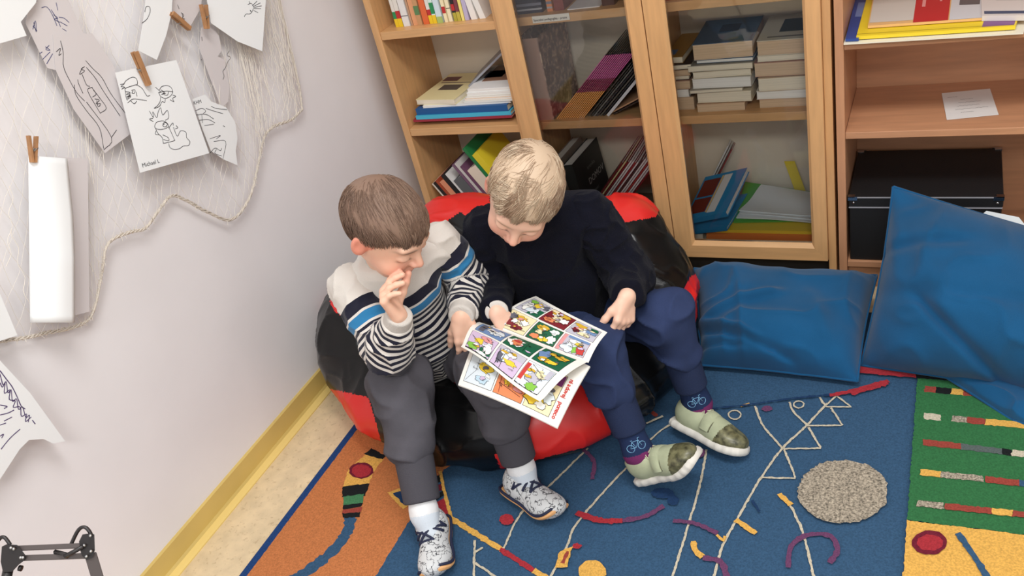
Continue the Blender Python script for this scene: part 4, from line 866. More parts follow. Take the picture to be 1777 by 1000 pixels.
def hand(S, w_, d, n, s, curls, sc=1., spread=.06, thumb=(.65, .6, -.45), tcurl=.3, fan=0.):
    """w_ wrist, d towards knuckles, n out of the back of the hand, s towards the thumb; curls: (knuckle, middle, tip) per finger, index first"""
    d = nz(d); n = nz(np.asarray(n)-d*np.dot(n, d)); s = nz(np.asarray(s)-d*np.dot(s, d)-n*np.dot(s, n)); w_ = np.asarray(w_, float)
    tips = []
    for i in range(4):
        o = (1.5-i)*.0138*sc; kn = w_+d*(.056-.0035*abs(i-1.2))*sc+s*o+n*.001
        S.cone(w_+s*o*.62+d*.006, kn, .0100*sc, .0082*sc, .010)
    S.cone(w_+d*.012*sc+s*.006, w_+d*.030*sc+s*.014*sc-n*.004, .010*sc, .010*sc, .012)
    for i in range(4):
        o = (1.5-i)*.0138*sc; p = w_+d*(.056-.0035*abs(i-1.2))*sc+s*o+n*.001
        L = (.046, .051, .047, .036)[i]*sc; dirn = nz(d+s*(1.5-i)*spread); th = 0; r = (.0070, .0072, .0069, .0060)[i]*sc
        for j, fr in enumerate((.44, .31, .25)):
            th += curls[i][j]; dj = nz(dirn*math.cos(th)-n*math.sin(th)); q = p+dj*L*fr
            S.cone(p, q, r*(1-.07*j), r*(1-.07*(j+1)), .0028 if j else .006); p = q
        tips.append(p)
    p = w_+d*.016*sc+s*.017*sc-n*.003; t = nz(s*thumb[0]+d*thumb[1]+n*thumb[2]); t2 = nz(t*math.cos(tcurl)+nz(d-s*.6-n*.3)*math.sin(tcurl))
    S.chain([p, p+t*.024*sc, p+t*.024*sc+t2*.022*sc, p+t*.024*sc+t2*.040*sc], [.0100*sc, .0086*sc, .0076*sc, .0064*sc], .005)
    return tips
def polydist(v, pts):
    """arc length along a polyline of the nearest point"""
    best = np.full(len(v), 1e9); S = np.zeros(len(v)); acc = 0
    for a, b_ in zip(pts[:-1], pts[1:]):
        a = np.asarray(a, float); b_ = np.asarray(b_, float); ba = b_-a; L = np.linalg.norm(ba); h = ((v-a)@ba)/(L*L); hc = np.clip(h, 0, 1)
        dd = np.linalg.norm(v-a-hc[:, None]*ba, axis=1); m = dd < best; best[m] = dd[m]; S[m] = (acc+hc*L)[m]; acc += L
    return S
def hair_obj(parent, c, fr, mats, label, off, keep, n, length, whorl, seed, lift=.5, part=None, swirl=.6, wid=.0008, clump=.0):
    """a close cap plus individually modelled locks that leave the crown"""
    rng = np.random.RandomState(seed); f, u, l = fr; c = np.asarray(c, float); R = np.stack([l, f, u], 1); cen = V3(0, -.008, .018); rad = V3(.070, .089, .078)
    mb = MB(); nu, nv = 56, 40; V = []; ok = []
    # cap: a shell over the skull where keep() is true
    for i in range(nv):
        for j in range(nu):
            th = math.pi*i/(nv-1); ph = 2*math.pi*j/nu; dn = V3(math.sin(th)*math.cos(ph), math.sin(th)*math.sin(ph), math.cos(th)); p = cen+dn*(rad+off*.60*(.40+.60*min(1., max(0., (dn[2]*.078+.028)/.05)))); V.append(p)
    Vn = np.array(V); kp = keep(Vn)
    fs = []
    for i in range(nv-1):
        for j in range(nu):
            q = (i*nu+j, i*nu+(j+1) % nu, (i+1)*nu+(j+1) % nu, (i+1)*nu+j)
            if all(kp[x] for x in q): fs.append(q[::-1])
    mb.add(c+Vn@R.T, fs, mats[0], True)
    wd = nz(whorl); cnt = 0; CL = [nz(rng.normal(size=3)) for _ in range(230)]; CJ = rng.normal(size=(230, 3))*clump; CM = rng.randint(len(mats), size=230); CH = rng.rand(230); CA = np.array(CL)
    while cnt < n:
        dn = nz(rng.normal(size=3)); p0 = cen+dn*rad
        if not keep(p0[None])[0]: continue
        cnt += 1; ci = int(np.argmax(CA@dn))
        q = nz(p0-cen); pts = []; L = length*(.7+.6*rng.rand()); m = mats[CM[ci] if rng.rand() < .6 else rng.randint(len(mats))]; st = 5; ht = off*(.35+.35*CH[ci]+.30*rng.rand())*(.40+.60*min(1., max(0., (p0[2]+.01)/.05))); jit = rng.normal(size=3)*.10+CJ[ci]
        lowc = .004+.010*rng.rand()*CH[ci]
        for k in range(st+1):
            if k > 1 and not keep((cen+q*rad)[None]+V3(0, 0, lowc))[0]: break
            t = k/st; hh = ht*(.25+.75*min(1, t*2.2))*(1-.18*t)
            pts.append(cen+q*(rad+hh))
            away = nz(q*np.dot(q, wd)-wd) if abs(np.dot(q, wd)) < .999 else V3(1, 0, 0)
            sw = np.cross(q, away); fl = away+sw*swirl*math.exp(-((1-np.dot(q, wd))/.35)**2)
            if part is not None: fl = fl+part(q)
            fl = nz(fl)+jit+rng.normal(size=3)*.04; fl = fl-q*np.dot(fl, q); q = nz(q+nz(fl)*(L/st)/.085)
        mb.tube([c+R@p for p in pts], ([wid*.8, wid, wid, wid*.9, wid*.7][:len(pts)-1]+[wid*.25]), m, 3, caps=False)
    o = mb.build('hair', parent); o['label'] = label; return o
def stripes_mat(name, x0, cream=(214, 208, 200), navy=(26, 27, 44), blue=(46, 120, 168), per=.0150):
    m = bpy.data.materials.new(name); m.use_nodes = True; nt = m.node_tree; b = nt.nodes['Principled BSDF']; b.inputs['Roughness'].default_value = .85
    b.inputs['Specular IOR Level'].default_value = .2; b.inputs['Sheen Weight'].default_value = .15
    a = nt.nodes.new('ShaderNodeAttribute'); a.attribute_name = 's'
    def mth(op, x, y=None):
        n = nt.nodes.new('ShaderNodeMath'); n.operation = op
        for i, q in enumerate((x, y)):
            if q is None: continue
            if isinstance(q, (int, float)): n.inputs[i].default_value = q
            else: nt.links.new(q, n.inputs[i])
        return n.outputs[0]
    s = a.outputs['Fac']; nav = None
    def band(lo, hi): return mth('MULTIPLY', mth('GREATER_THAN', s, x0+lo), mth('LESS_THAN', s, x0+hi))
    per_s = mth('DIVIDE', mth('SUBTRACT', s, x0+.062), per)
    str_ = mth('MULTIPLY', mth('LESS_THAN', mth('FRACT', per_s), .52), mth('GREATER_THAN', s, x0+.062))
    nav = mth('MAXIMUM', band(0, .028), str_); bl = band(.034, .056)
    def mix(fac, c1, c2):
        x = nt.nodes.new('ShaderNodeMix'); x.data_type = 'RGBA'; nt.links.new(fac, x.inputs[0])
        for i, q in ((6, c1), (7, c2)):
            if isinstance(q, tuple): x.inputs[i].default_value = (*lin(q), 1)
            else: nt.links.new(q, x.inputs[i])
        return x.outputs[2]
    nt.links.new(mix(bl, mix(nav, cream, navy), blue), b.inputs['Base Color'])
    tc = nt.nodes.new('ShaderNodeTexCoord'); n2 = nt.nodes.new('ShaderNodeTexNoise'); n2.inputs['Scale'].default_value = 500
    nt.links.new(tc.outputs['Object'], n2.inputs[0]); bp = nt.nodes.new('ShaderNodeBump'); bp.inputs['Strength'].default_value = .35; bp.inputs['Distance'].default_value = .002
    nt.links.new(n2.outputs[0], bp.inputs['Height']); nt.links.new(bp.outputs[0], b.inputs['Normal'])
    return m
m_cream = mat('knit_cream', (214, 208, 200), .9, bump=.35, bs=600, spec=.2)
m_rib = mat('knit_rib', (206, 200, 192), .9, bump=.6, bs=700, spec=.2, stretch=(1, 1, .3))
m_grey = mat('trouser_grey', (84, 82, 88), .92, var=.10, vs=14, bump=.3, bs=700, spec=.2)
m_grey2 = mat('trouser_grey_rib', (76, 74, 80), .92, bump=.5, bs=500, spec=.2)
m_navy = mat('trouser_navy', (46, 58, 92), .92, var=.10, vs=14, bump=.3, bs=700, spec=.2)
m_navy2 = mat('trouser_navy_rib', (38, 48, 76), .92, bump=.5, bs=500, spec=.2)
m_dknit = mat('knit_dark_navy', (17, 18, 29), .95, var=.10, vs=20, bump=.7, bs=380, spec=.1, sheen=.04)
m_sockw = mat('sock_pale_blue', (214, 222, 230), .9, bump=.4, bs=800, spec=.2)
m_sockt = mat('sock_white', (236, 236, 236), .9, bump=.4, bs=800, spec=.2)
m_sockn = mat('sock_navy', (34, 48, 82), .9, bump=.4, bs=800, spec=.2)
m_mag = mat('sock_magenta', (112, 44, 92), .9, bump=.4, bs=800, spec=.2)
m_bike = mat('sock_light_blue', (120, 170, 205), .8)
def folds(v, amp, sc, seed): 
    r = 1-np.abs(vnoise(v*V3(1, 1, 1.5), sc, seed)); return (r**4)*amp+vnoise(v, sc*2.2, seed+4)*amp*.3
def sleeve(parent, name, pts, rs, m, attr0=0., wr=None, amp=.004, seed=0, vox=.004):
    S = Solid(); S.chain(pts, rs, .03); 
    if wr is not None: S.cut(wr[0], wr[1], .003)
    return solid_obj(name, S, vox, m, parent, lambda v: folds(v, amp, 26, seed), attrs={'s': lambda v: attr0+polydist(v, pts)})
def cuff(parent, a, b_, ra, rb, m, name='cuff', sq=None):
    S = Solid(); a = np.asarray(a, float); b_ = np.asarray(b_, float); S.cone(a-(b_-a)*.4, b_+(b_-a)*.6, ra, rb, .01, sq=sq); d = nz(b_-a); S.cut(b_, d, .004); S.cut(a, -d, .004)
    return solid_obj(name, S, .003, m, parent)
def leg(parent, name, pts, rs, m, seed, amp=.008, end=None):
    S = Solid(); S.chain(pts, rs, .05); 
    if end is not None: S.cut(end[0], end[1], .004)
    return solid_obj(name, S, .0045, m, parent, lambda v: folds(v, amp, 15, seed))
def foot_frame(heel, toe, up):
    d = nz(np.asarray(toe)-heel); u = nz(np.asarray(up)-d*np.dot(up, d)); return d, u, np.cross(u, d)   # dir, up, left
FOOT = [(0, .022), (.012, .0285), (.04, .0300), (.075, .0285), (.11, .0335), (.14, .0370), (.165, .0340), (.182, .0250), (.190, .012)]
def outline(L, grow=0., off=.006):
    sc = L/.19
    pts = catmull([V3(a, b_, 0) for a, b_ in FOOT], 4)
    lf = [(p[0]*sc, p[1]*sc+grow) for p in pts]; rt = [(p[0]*sc, -p[1]*sc*.94-grow) for p in pts]
    return [(-grow-.004, 0)]+lf+[(L+grow, 0)]+rt[::-1]
def shoe(parent, ankle, toe, up, name, m_up, m_sole, h_sole, L, m_toe=None, bend=.5, lab=None, wave=0., m_welt=None, ah=.072, open_=False):
    """stands under the ankle, points at toe, the front third bent upwards by the angle bend"""
    ankle = np.asarray(ankle, float); up = nz(up); d, u, l = foot_frame(ankle-up*ah, toe, up); heel = ankle-u*ah-d*.044
    x0 = .56*L
    def p(x, y, z):
        if x <= x0 or not bend: return heel+d*x+l*y+u*z
        rr = (L-x0)/bend*.8; th = min(bend, (x-x0)/rr*.8+0.0); th = (x-x0)/(L-x0)*bend
        r_ = (L-x0)/bend; return heel+d*(x0+(r_-z)*math.sin(th)*1.0)+u*(r_-(r_-z)*math.cos(th))+l*y
    S = Solid(); sc = L/.19; R = np.stack([d, l, u], 1); tb = bend*.45; d2, u2 = d*math.cos(tb)+u*math.sin(tb), u*math.cos(tb)-d*math.sin(tb); R2 = np.stack([d2, l, u2], 1)
    S.ell(p(.034*sc, 0, h_sole+.028), (.036*sc, .0295*sc, .040), R, .02)
    S.ell(p(.085*sc, 0, h_sole+.018), (.055*sc, .030*sc, .034), R, .03)
    S.ell(p(.142*sc, 0, h_sole+.010), (.048*sc, .0365*sc, .027), R2, .03)
    S.cone(p(.034*sc, 0, h_sole+.03), p(.038*sc, 0, h_sole+.060), .031*sc, .030*sc, .02)
    S.cut(p(.036*sc, 0, h_sole+.054), nz(u*1-d*.1), .004)
    S.cut(p(.05*sc, 0, h_sole-.002), -u, .002)
    S.ell(p(.055*sc, 0, h_sole+.062), (.046*sc, .022*sc, .030 if open_ else .024), R, .006, 's')
    def fm(c):
        q = (c-heel)@d; z = (c-heel)@u; return ((q > .122*sc+.25*(z-h_sole)) & True).astype(int)
    if m_toe: up_o = solid_obj(name, S, .003, [m_up, m_toe], parent, fmat=fm)
    else: up_o = solid_obj(name, S, .003, [m_up], parent)
    if lab: up_o['label'] = lab
    mb = MB(); ol = outline(L, .0035); n = len(ol); rows = []
    for z, g in ((0, -.004), (.003, 0), (h_sole*.55, .001), (h_sole, 0), (h_sole+.003, -.004)):
        ring_ = []
        for i, (x, y) in enumerate(ol):
            cx = L*.5; k = 1+g/.03; wv = wave*math.sin(i*1.9) if 0 < z < h_sole+.002 and z > .002 else 0
            ring_.append(p(cx+(x-cx)*(1+g/(L*.5)), y*k+(wv if y >= 0 else -wv), z))
        rows.append(ring_+[ring_[0]])
    mb.grid(rows, m_sole, True)
    bc = [p(x*1, 0, 0) for x in (L*.5,)][0]
    k0 = len(mb.v); 
    # underside and top as strips across the foot so the bend is followed
    for ring_, fl in ((rows[0], True), (rows[-1], False)):
        r_ = ring_[:-1]; h = n//2
        for i in range(1, h):
            a1, a2 = r_[i], r_[i+1] if i+1 <= h else r_[i]; b1, b2 = r_[n-i], r_[n-i-1]
            mb.add([a1, a2, b2, b1], [(0, 1, 2, 3) if not fl else (3, 2, 1, 0)], m_sole)
        mb.add([r_[0], r_[1], r_[n-1]], [(0, 1, 2)], m_sole)
    so = mb.build('sole', up_o)
    if m_welt:
        mb = MB(); mb.tube([p(x, y*1.03, h_sole+.002) for x, y in ol]+[p(ol[0][0], ol[0][1], h_sole+.002)], .0035, m_welt, 6, caps=False); mb.build('piping', up_o)
    def surf(x, th, lift=0.):
        hw = np.interp(x, [.034, .06, .085, .11, .14], [.030, .0305, .0315, .034, .036]); zt = np.interp(x, [.034, .06, .085, .11, .14], [.062, .058, .052, .045, .036])
        return p(x*sc, (hw+lift)*math.sin(th)*sc, h_sole+.014+(zt-.014+lift)*max(0, math.cos(th)))
    return up_o, surf, p
def person(name, loc, label): return empty(name, loc, label, 'person', 'boys reading on the beanbag')
def ribcollar(parent, c, ax, r, m, tr=.0075, fwd=None, dip=0.):
    ax = nz(ax); a = nz(np.cross(ax, V3(0, 1, 0.2))); b_ = np.cross(ax, a); pts = []
    for t in np.linspace(0, 2*math.pi, 25):
        q = math.cos(t)*a+math.sin(t)*b_; pts.append(np.asarray(c)+q*r-ax*(dip*max(0, q@nz(fwd))**2 if fwd is not None else 0))
    MB().tube(pts, tr, m, 8, caps=False).build('collar', parent)
# ================= boy in the striped sweater
B1 = person('person', (.47, 1.45, 0), 'boy with short brown hair in a striped sweater, hand at his mouth')
hipR, hipL = V3(.395, 1.44, .225), V3(.545, 1.49, .225)
knR, knL = V3(.540, 1.225, .325), V3(.745, 1.285, .322)
anR, anL = atZ(738, 900, .086), atZ(907, 818, .086)
shR, shL = V3(.455, 1.280, .548), V3(.615, 1.430, .575)
elR, wrR = V3(.568, 1.195, .440), V3(.640, 1.182, .552)
elL, wrL = V3(.648, 1.462, .442), V3(.690, 1.325, .452)
nb = V3(.538, 1.345, .590)
c1 = atD(668, 392, 1.79); fr1 = basis(cw((.80, .58, -.15)), cw((-.5, .52, -.70)))
body = Solid()
body.chain([V3(.47, 1.45, .24), V3(.51, 1.38, .42), V3(.53, 1.35, .52)], [.08, .075, .06], .05)
body.cone(shR, shL, .032, .032, .03); body.cone(V3(.53, 1.35, .52), nb+V3(.01, -.01, .02), .05, .042, .03)
head_solid(body, c1, fr1, nb)
for s_, e_, w_ in ((shR, elR, wrR), (shL, elL, wrL)): body.chain([s_, e_], [.030, .027], .02); body.chain([e_, w_], [.027, .0185], .02)
for h_, k_, a_ in ((hipR, knR, anR), (hipL, knL, anL)): body.chain([h_, k_, a_], [.05, .038, .026], .03)
dh = cw((-.40, -.72, -.45)); sh = cw((-.1, -.6, .75))
hand(body, wrR, dh, np.cross(dh, sh), sh, [(.95, .30, .15), (1.0, .35, .2), (1.05, .45, .25), (1.1, .55, .3)], 1.12, .05, thumb=(.35, .55, -.75))
hand(body, wrL, cw((.22, .86, .25)), cw((0, -.35, -.93)), np.cross(cw((.22, .86, .25)), cw((0, -.35, -.93))), [(.30, .35, .2), (.25, .35, .2), (.3, .35, .2), (.35, .4, .25)], 1.08, .09, thumb=(.45, .75, -.5))
SK1, HC1 = (232, 186, 160), (104, 80, 64)
solid_obj('body', body, .0021, m_skin, B1, colors=lambda v: head_tint(v, c1, fr1, SK1, HC1), smooth_it=1)
def keep1(q):
    b_, d, a = q[:, 1], q[:, 2], np.abs(q[:, 0]); ln = np.interp(b_, [-.11, -.035, -.02, .02, .05, .075, .1], [-.066, -.060, -.002, .008, .022, .030, .036])
    return d > ln+.004*np.sin(q[:, 0]*210)+.003*np.sin(q[:, 0]*95+1)
H1 = [mat('hair_brown_%d' % i, c, .5, spec=.35) for i, c in enumerate([(132, 106, 90), (116, 92, 78), (146, 120, 102), (124, 98, 82)])]
hair_obj(B1, c1, fr1, H1, 'short straight brown hair with a fringe', .0135, keep1, 8500, .050, (.020, -.060, .080), 3, part=lambda q: V3(0, .8*max(0, q[2]), 0), wid=.0006, clump=.18)
ax1 = nz(V3(.47, 1.45, .24)-nb)
sw = Solid()
sw.chain([V3(.472, 1.44, .235), V3(.500, 1.395, .36), V3(.527, 1.355, .50)], [.108, .104, .078], .06)
sw.cone(shR+V3(.012, .012, -.006), shL+V3(-.012, -.012, -.006), .050, .050, .05)
sw.cone(V3(.53, 1.35, .52), nb+V3(0, 0, -.004), .075, .058, .05)
sw.cut(nb+V3(.004, -.004, .010), nz(V3(.12, -.16, 1)), .006)
swm = stripes_mat('knit_striped', 0.0)
sweater1 = solid_obj('sweater', sw, .004, swm, B1, lambda v: folds(v, .007, 14, 21), attrs={'s': lambda v: (v-nb)@ax1-.038})
ribcollar(sweater1, nb+V3(.004, -.004, .011), V3(.12, -.16, 1), .052, m_rib, .007)
c_ = cw((0, 0, 1))
sleeve(sweater1, 'sleeve', [shR, elR, wrR], [.050, .047, .031], swm, -.052, (wrR-nz(wrR-elR)*.020, wrR-elR), .006, 31, .0035)
sleeve(sweater1, 'sleeve', [shL, elL, wrL], [.049, .047, .032], swm, -.014, (wrL-nz(wrL-elL)*.020, wrL-elL), .006, 33, .0035)
cuff(sweater1, wrR-(wrR-elR)*.20, wrR+(wrR-elR)*.05, .0315, .028, m_rib); cuff(sweater1, wrL-(wrL-elL)*.18, wrL+(wrL-elL)*.05, .032, .028, m_rib)
tr = Solid()
tr.ell(V3(.47, 1.46, .215), (.115, .10, .085), k=.04)
tr.chain([hipR, knR], [.080, .062], .04); tr.chain([hipL, knL], [.078, .060], .04)
tr.chain([knR, knR+(anR-knR)*.45], [.061, .056], .04); tr.chain([knL, knL+(anL-knL)*.45], [.059, .055], .04)
tr1 = solid_obj('trousers', tr, .0045, m_grey, B1, lambda v: folds(v, .010, 12, 41))
MB().tube([V3(.47, 1.45, .275)+V3(.112*math.cos(t), .098*math.sin(t), .012*math.sin(t+1)) for t in np.linspace(0, 2*math.pi, 30)], .010, m_grey2, 8, caps=False).build('waistband', tr1)
for k_, a_ in ((knR, anR), (knL, anL)):
    cuff(tr1, k_+(a_-k_)*.55, k_+(a_-k_)*.88, .0460, .0400, m_grey2)
def sock(parent, k_, a_, inn, m, mt, r=.031):
    S = Solid(); S.chain([k_+(a_-k_)*.75, a_+(k_-a_)*.04, inn], [r, r*.93, .024], .02); zc = k_+(a_-k_)*.93; ax = nz(a_-k_)
    return solid_obj('sock', S, .003, [m, mt], parent, lambda v: vnoise(v, 60, 3)*.0008, fmat=lambda c: ((c-zc)@ax < .012).astype(int))
def scrib_mat():
    m = mat('shoe_scribble', (206, 208, 208), .8, bump=.2, bs=500); nt = m.node_tree; b = nt.nodes['Principled BSDF']
    tc = [x for x in nt.nodes if x.type == 'TEX_COORD'][0]; n = nt.nodes.new('ShaderNodeTexNoise'); n.inputs['Scale'].default_value = 62; n.inputs['Detail'].default_value = 3.0
    nt.links.new(tc.outputs['Object'], n.inputs[0]); r = nt.nodes.new('ShaderNodeValToRGB'); e = r.color_ramp.elements
    e[0].position = .47; e[0].color = (.62, .63, .63, 1); e[1].position = .53; e[1].color = (.62, .63, .63, 1)
    q = e.new(.493); q.color = (.03, .03, .04, 1); q = e.new(.507); q.color = (.03, .03, .04, 1)
    nt.links.new(n.outputs[0], r.inputs[0]); nt.links.new(r.outputs[0], b.inputs['Base Color']); return m
m_scr = scrib_mat(); m_gum = mat('gum_sole', (222, 168, 112), .6, bump=.5, bs=120); m_pipe = mat('navy_piping', (28, 34, 62), .7)
def zstrap(up_o, surf):
    mb = MB()
    for (x0, t0), (x1, t1) in (((.056, 1.25), (.050, -1.25)), ((.056, 1.25), (.094, -.75)), ((.094, -.75), (.098, .45)), ((.098, .45), (.052, -1.2)), ((.072, 1.1), (.076, -1.0))):
        mb.tube([surf(x0+(x1-x0)*t, t0+(t1-t0)*t, .0015+.007*max(0, 1-((x0+(x1-x0)*t)-.05)/.045)) for t in np.linspace(0, 1, 12)], .0030, m_pipe, 6)
    o = mb.build('strap', up_o); o['label'] = 'crossed navy straps'
for an, kn, toe, up, bd in ((anR, knR, atZ(762, 1040, .016), (-.35, .25, .90), 1.15), (anL, knL, atZ(972, 908, .014), (-.15, .42, .90), 1.15)):
    uo, surf, p = shoe(B1, an, toe, up, 'shoe', m_scr, m_gum, .010, .192, bend=bd, m_welt=m_pipe, open_=True)
    sock(B1, kn, an, p(.075, 0, .034), m_sockw, m_sockt)
    zstrap(uo, surf)
# ================= boy in the dark sweater
B2 = person('person', (.81, 1.62, 0), 'boy with short blond hair in a dark navy sweater holding the open comic')
hipR, hipL = V3(.745, 1.590, .230), V3(.880, 1.660, .230)
knR, knL = V3(.965, 1.395, .330), V3(1.090, 1.530, .330)
anR, anL = atZ(1108, 785, .100), V3(1.140, 1.510, .088)
shR, shL = V3(.690, 1.525, .552), V3(.915, 1.600, .555)
elR, wrR = V3(.668, 1.530, .400), atZ(862, 540, .436)
elL, wrL = V3(.992, 1.590, .395), V3(1.030, 1.470, .425)
nb = V3(.808, 1.545, .585)
c2 = atD(909, 335, 1.80); fr2 = basis(cw((-.17, .92, -.34)), cw((-.96, -.22, -.1)))
body = Solid()
body.chain([V3(.81, 1.62, .24), V3(.80, 1.58, .42), V3(.805, 1.555, .52)], [.08, .075, .06], .05)
body.cone(shR, shL, .032, .032, .03); body.cone(V3(.805, 1.555, .52), nb+V3(.01, -.02, .02), .05, .042, .03)
head_solid(body, c2, fr2, nb)
for s_, e_, w_ in ((shR, elR, wrR), (shL, elL, wrL)): body.chain([s_, e_], [.030, .027], .02); body.chain([e_, w_], [.027, .0185], .02)
for h_, k_, a_ in ((hipR, knR, anR), (hipL, knL, anL)): body.chain([h_, k_, a_], [.05, .038, .026], .03)
d_, n_ = cw((-.12, .93, .1)), cw((.62, .05, -.75)); hand(body, wrL, d_, n_, np.cross(d_, n_), [(.45, .55, .3), (.5, .55, .3), (.5, .6, .3), (.5, .6, .3)], 1.05, .03, thumb=(.40, .85, -.45), tcurl=.15)
d_, n_ = cw((.55, .80, .1)), cw((.15, -.35, -.92)); hand(body, wrR, d_, n_, np.cross(n_, d_), [(.5, .7, .3), (.55, .75, .3), (.6, .8, .3), (.6, .8, .3)], .95, .05, thumb=(.5, .7, -.4))
SK2, HC2 = (236, 192, 168), (190, 158, 128)
solid_obj('body', body, .0021, m_skin, B2, colors=lambda v: head_tint(v, c2, fr2, SK2, HC2), smooth_it=1)
def keep2(q):
    b_, d = q[:, 1], q[:, 2]; ln = np.interp(b_, [-.11, -.035, -.02, .02, .05, .075, .1], [-.062, -.056, .010, .016, .030, .040, .046]); return d > ln+.005*np.sin(q[:, 0]*190+.5)+.004*np.sin(q[:, 0]*80)
H2 = [mat('hair_blond_%d' % i, c, .5, spec=.35) for i, c in enumerate([(198, 174, 148), (180, 154, 128), (212, 192, 166), (160, 132, 108)])]
hair_obj(B2, c2, fr2, H2, 'short tousled blond hair', .0155, keep2, 8500, .046, (.018, -.030, .090), 8, part=lambda q: V3(-.55*max(0, q[2]+.2), .9*max(0, q[2]), 0), wid=.0006, clump=.34)
sw = Solid()
sw.chain([V3(.812, 1.615, .235), V3(.802, 1.585, .38), V3(.803, 1.560, .49)], [.112, .110, .085], .06)
sw.cone(shR+V3(.012, .006, -.004), shL+V3(-.012, -.006, -.004), .055, .055, .06)
sw.cone(V3(.805, 1.555, .52), nb+V3(.006, -.010, .02), .080, .056, .05)
sw.cut(nb+V3(.006, -.012, .030), nz(V3(.08, -.35, 1)), .006)
sweater2 = solid_obj('sweater', sw, .004, m_dknit, B2, lambda v: folds(v, .009, 13, 51))
ribcollar(sweater2, nb+V3(.006, -.012, .030), V3(.08, -.35, 1), .052, m_dknit, .009)
sleeve(sweater2, 'sleeve', [shR, elR, wrR], [.056, .050, .034], m_dknit, 0, (wrR-nz(wrR-elR)*.0, wrR-elR), .007, 61, .0035)
sleeve(sweater2, 'sleeve', [shL, elL, wrL], [.056, .050, .034], m_dknit, 0, (wrL-nz(wrL-elL)*.004, wrL-elL), .007, 63, .0035)
S_ = cuff(sweater2, wrR-(wrR-elR)*.01, wrR+(wrR-elR)*.035, .0275, .0268, m_cream); S_['label'] = 'pale shirt cuff showing at the wrist'
tr = Solid()
tr.ell(V3(.81, 1.62, .215), (.115, .10, .085), k=.04)
tr.chain([hipR, knR], [.074, .054], .03); tr.chain([hipL, knL], [.074, .053], .03)
tr.chain([knR, knR+(anR-knR)*.37], [.054, .050], .04); tr.chain([knL, knL+(anL-knL)*.37], [.053, .049], .04)
tr2 = solid_obj('trousers', tr, .0045, m_navy, B2, lambda v: folds(v, .010, 12, 71))
for k_, a_ in ((knR, anR), (knL, anL)): cuff(tr2, k_+(a_-k_)*.44, k_+(a_-k_)*.80, .0425, .0380, m_navy2)
m_olive = mat('suede_pale_green', (172, 178, 146), .85, var=.08, vs=25, bump=.2, bs=500); m_cream_s = mat('sole_cream', (214, 210, 200), .55, bump=.2, bs=60)
def camo():
    m = mat('camo_toe', (104, 102, 74), .35, var=.4, vs=70, dark=(44, 44, 30)); return m
m_camo = camo(); m_lace = mat('lace_elastic', (188, 190, 160), .7)
def bike(parent, ctr, ux, uy, m):
    mb = MB(); n = np.cross(ux, uy)
    def P(x, y): return ctr+ux*x+uy*y+n*(.0010-(x*x)/(2*.034))
    for cx in (-.013, .013): mb.tube([P(cx+.0085*math.cos(t), .0085*math.sin(t)) for t in np.linspace(0, 2*math.pi, 17)], .0009, m, 4)
    for L in ([(-.013, 0), (-.006, .014), (.009, .014), (.013, 0)], [(-.006, .014), (0, 0), (.009, .014)], [(-.013, 0), (0, 0)], [(-.0085, .0175), (-.004, .0175)], [(.009, .014), (.0085, .019), (.013, .019)]): mb.tube([P(*q) for q in L], .0009, m, 4)
    mb.build('bicycle_motif', parent)['label'] = 'light blue bicycle motif'
for an, kn, toe, up, bd in ((anR, knR, anR-nz((-.30, .10, .93))*.072+cw((.59, -.31, -.72)), (-.30, .10, .93), .62), (anL, knL, atZ(1306, 806, .018), (.16, .50, .85), .22)):
    ax = nz(an-kn); zc = an-ax*.012
    uo, surf, p = shoe(B2, an, toe, up, 'shoe', m_olive, m_cream_s, .017, .198, m_toe=m_camo, bend=bd, wave=.0016)
    S = Solid(); S.chain([kn+(an-kn)*.7, an, p(.055, 0, .045)], [.0335, .0315, .026], .02)
    so = solid_obj('sock', S, .003, [m_sockn, m_mag], B2, fmat=lambda c: ((c-zc)@ax > .006).astype(int))
    fwd = nz(CAM-an); fwd = nz(fwd-ax*(fwd@ax)); bike(so, an-ax*.024+fwd*.0335, nz(np.cross(-ax, fwd)), -ax, m_bike)
    mb = MB()
    for j in range(5):
        mb.tube([surf(.060+.008*j+.004*math.sin(t*6+j), t*.75, .002+.0015*math.cos(t*9)) for t in np.linspace(-1, 1, 13)], .0014, m_lace, 5)
    mb.build('lace', uo)
    mb = MB(); rows = [[surf(x, t, lf) for x, lf in ((.078, .0005), (.081, .0038), (.091, .0046), (.101, .0038), (.104, .0005))] for t in np.linspace(-1.5, .9, 16)]
    mb.grid(rows, m_olive); mb.grid([[r[k] for r in rows] for k in (0, 4)][::-1], m_olive); mb.build('strap', uo)
    mb = MB(); mb.tube([surf(.106, t, .0012) for t in np.linspace(-1.5, 1.2, 16)], .0014, m_camo, 5); mb.build('toe_seam', uo)
# ------------------------------------------------------------------ fishing net, drawings and pegs on the left wall
m_net = mat('net_cotton', (232, 224, 212), .9); m_rope = mat('net_rope', (222, 212, 198), .95, bump=.8, bs=500)
m_sheet = mat('drawing_paper', (238, 240, 240), .7, bump=.05, bs=30); m_sheet2 = mat('drawing_paper_thin', (212, 206, 206), .75); m_pen = cm((44, 42, 48), .6); m_penb = cm((70, 74, 120), .6); m_penv = cm((86, 70, 112), .6)
rng = random.Random(5)
edge = [(-40, 598), (0, 592), (45, 586), (80, 578), (130, 567), (160, 545), (176, 478), (187, 424), (222, 404), (252, 396), (275, 366), (297, 340), (325, 349), (360, 368), (402, 381), (432, 345), (447, 290), (458, 240), (474, 220), (505, 208), (524, 190)]
E3 = catmull([atX(x, y, .022) for x, y in edge], 8)
side = catmull([atX(x, y, .018) for x, y in [(524, 190), (519, 150), (505, 90), (484, 0), (455, -140), (420, -300)]], 8)
net = MB(); nS, nT = 120, 46
cum = [0]
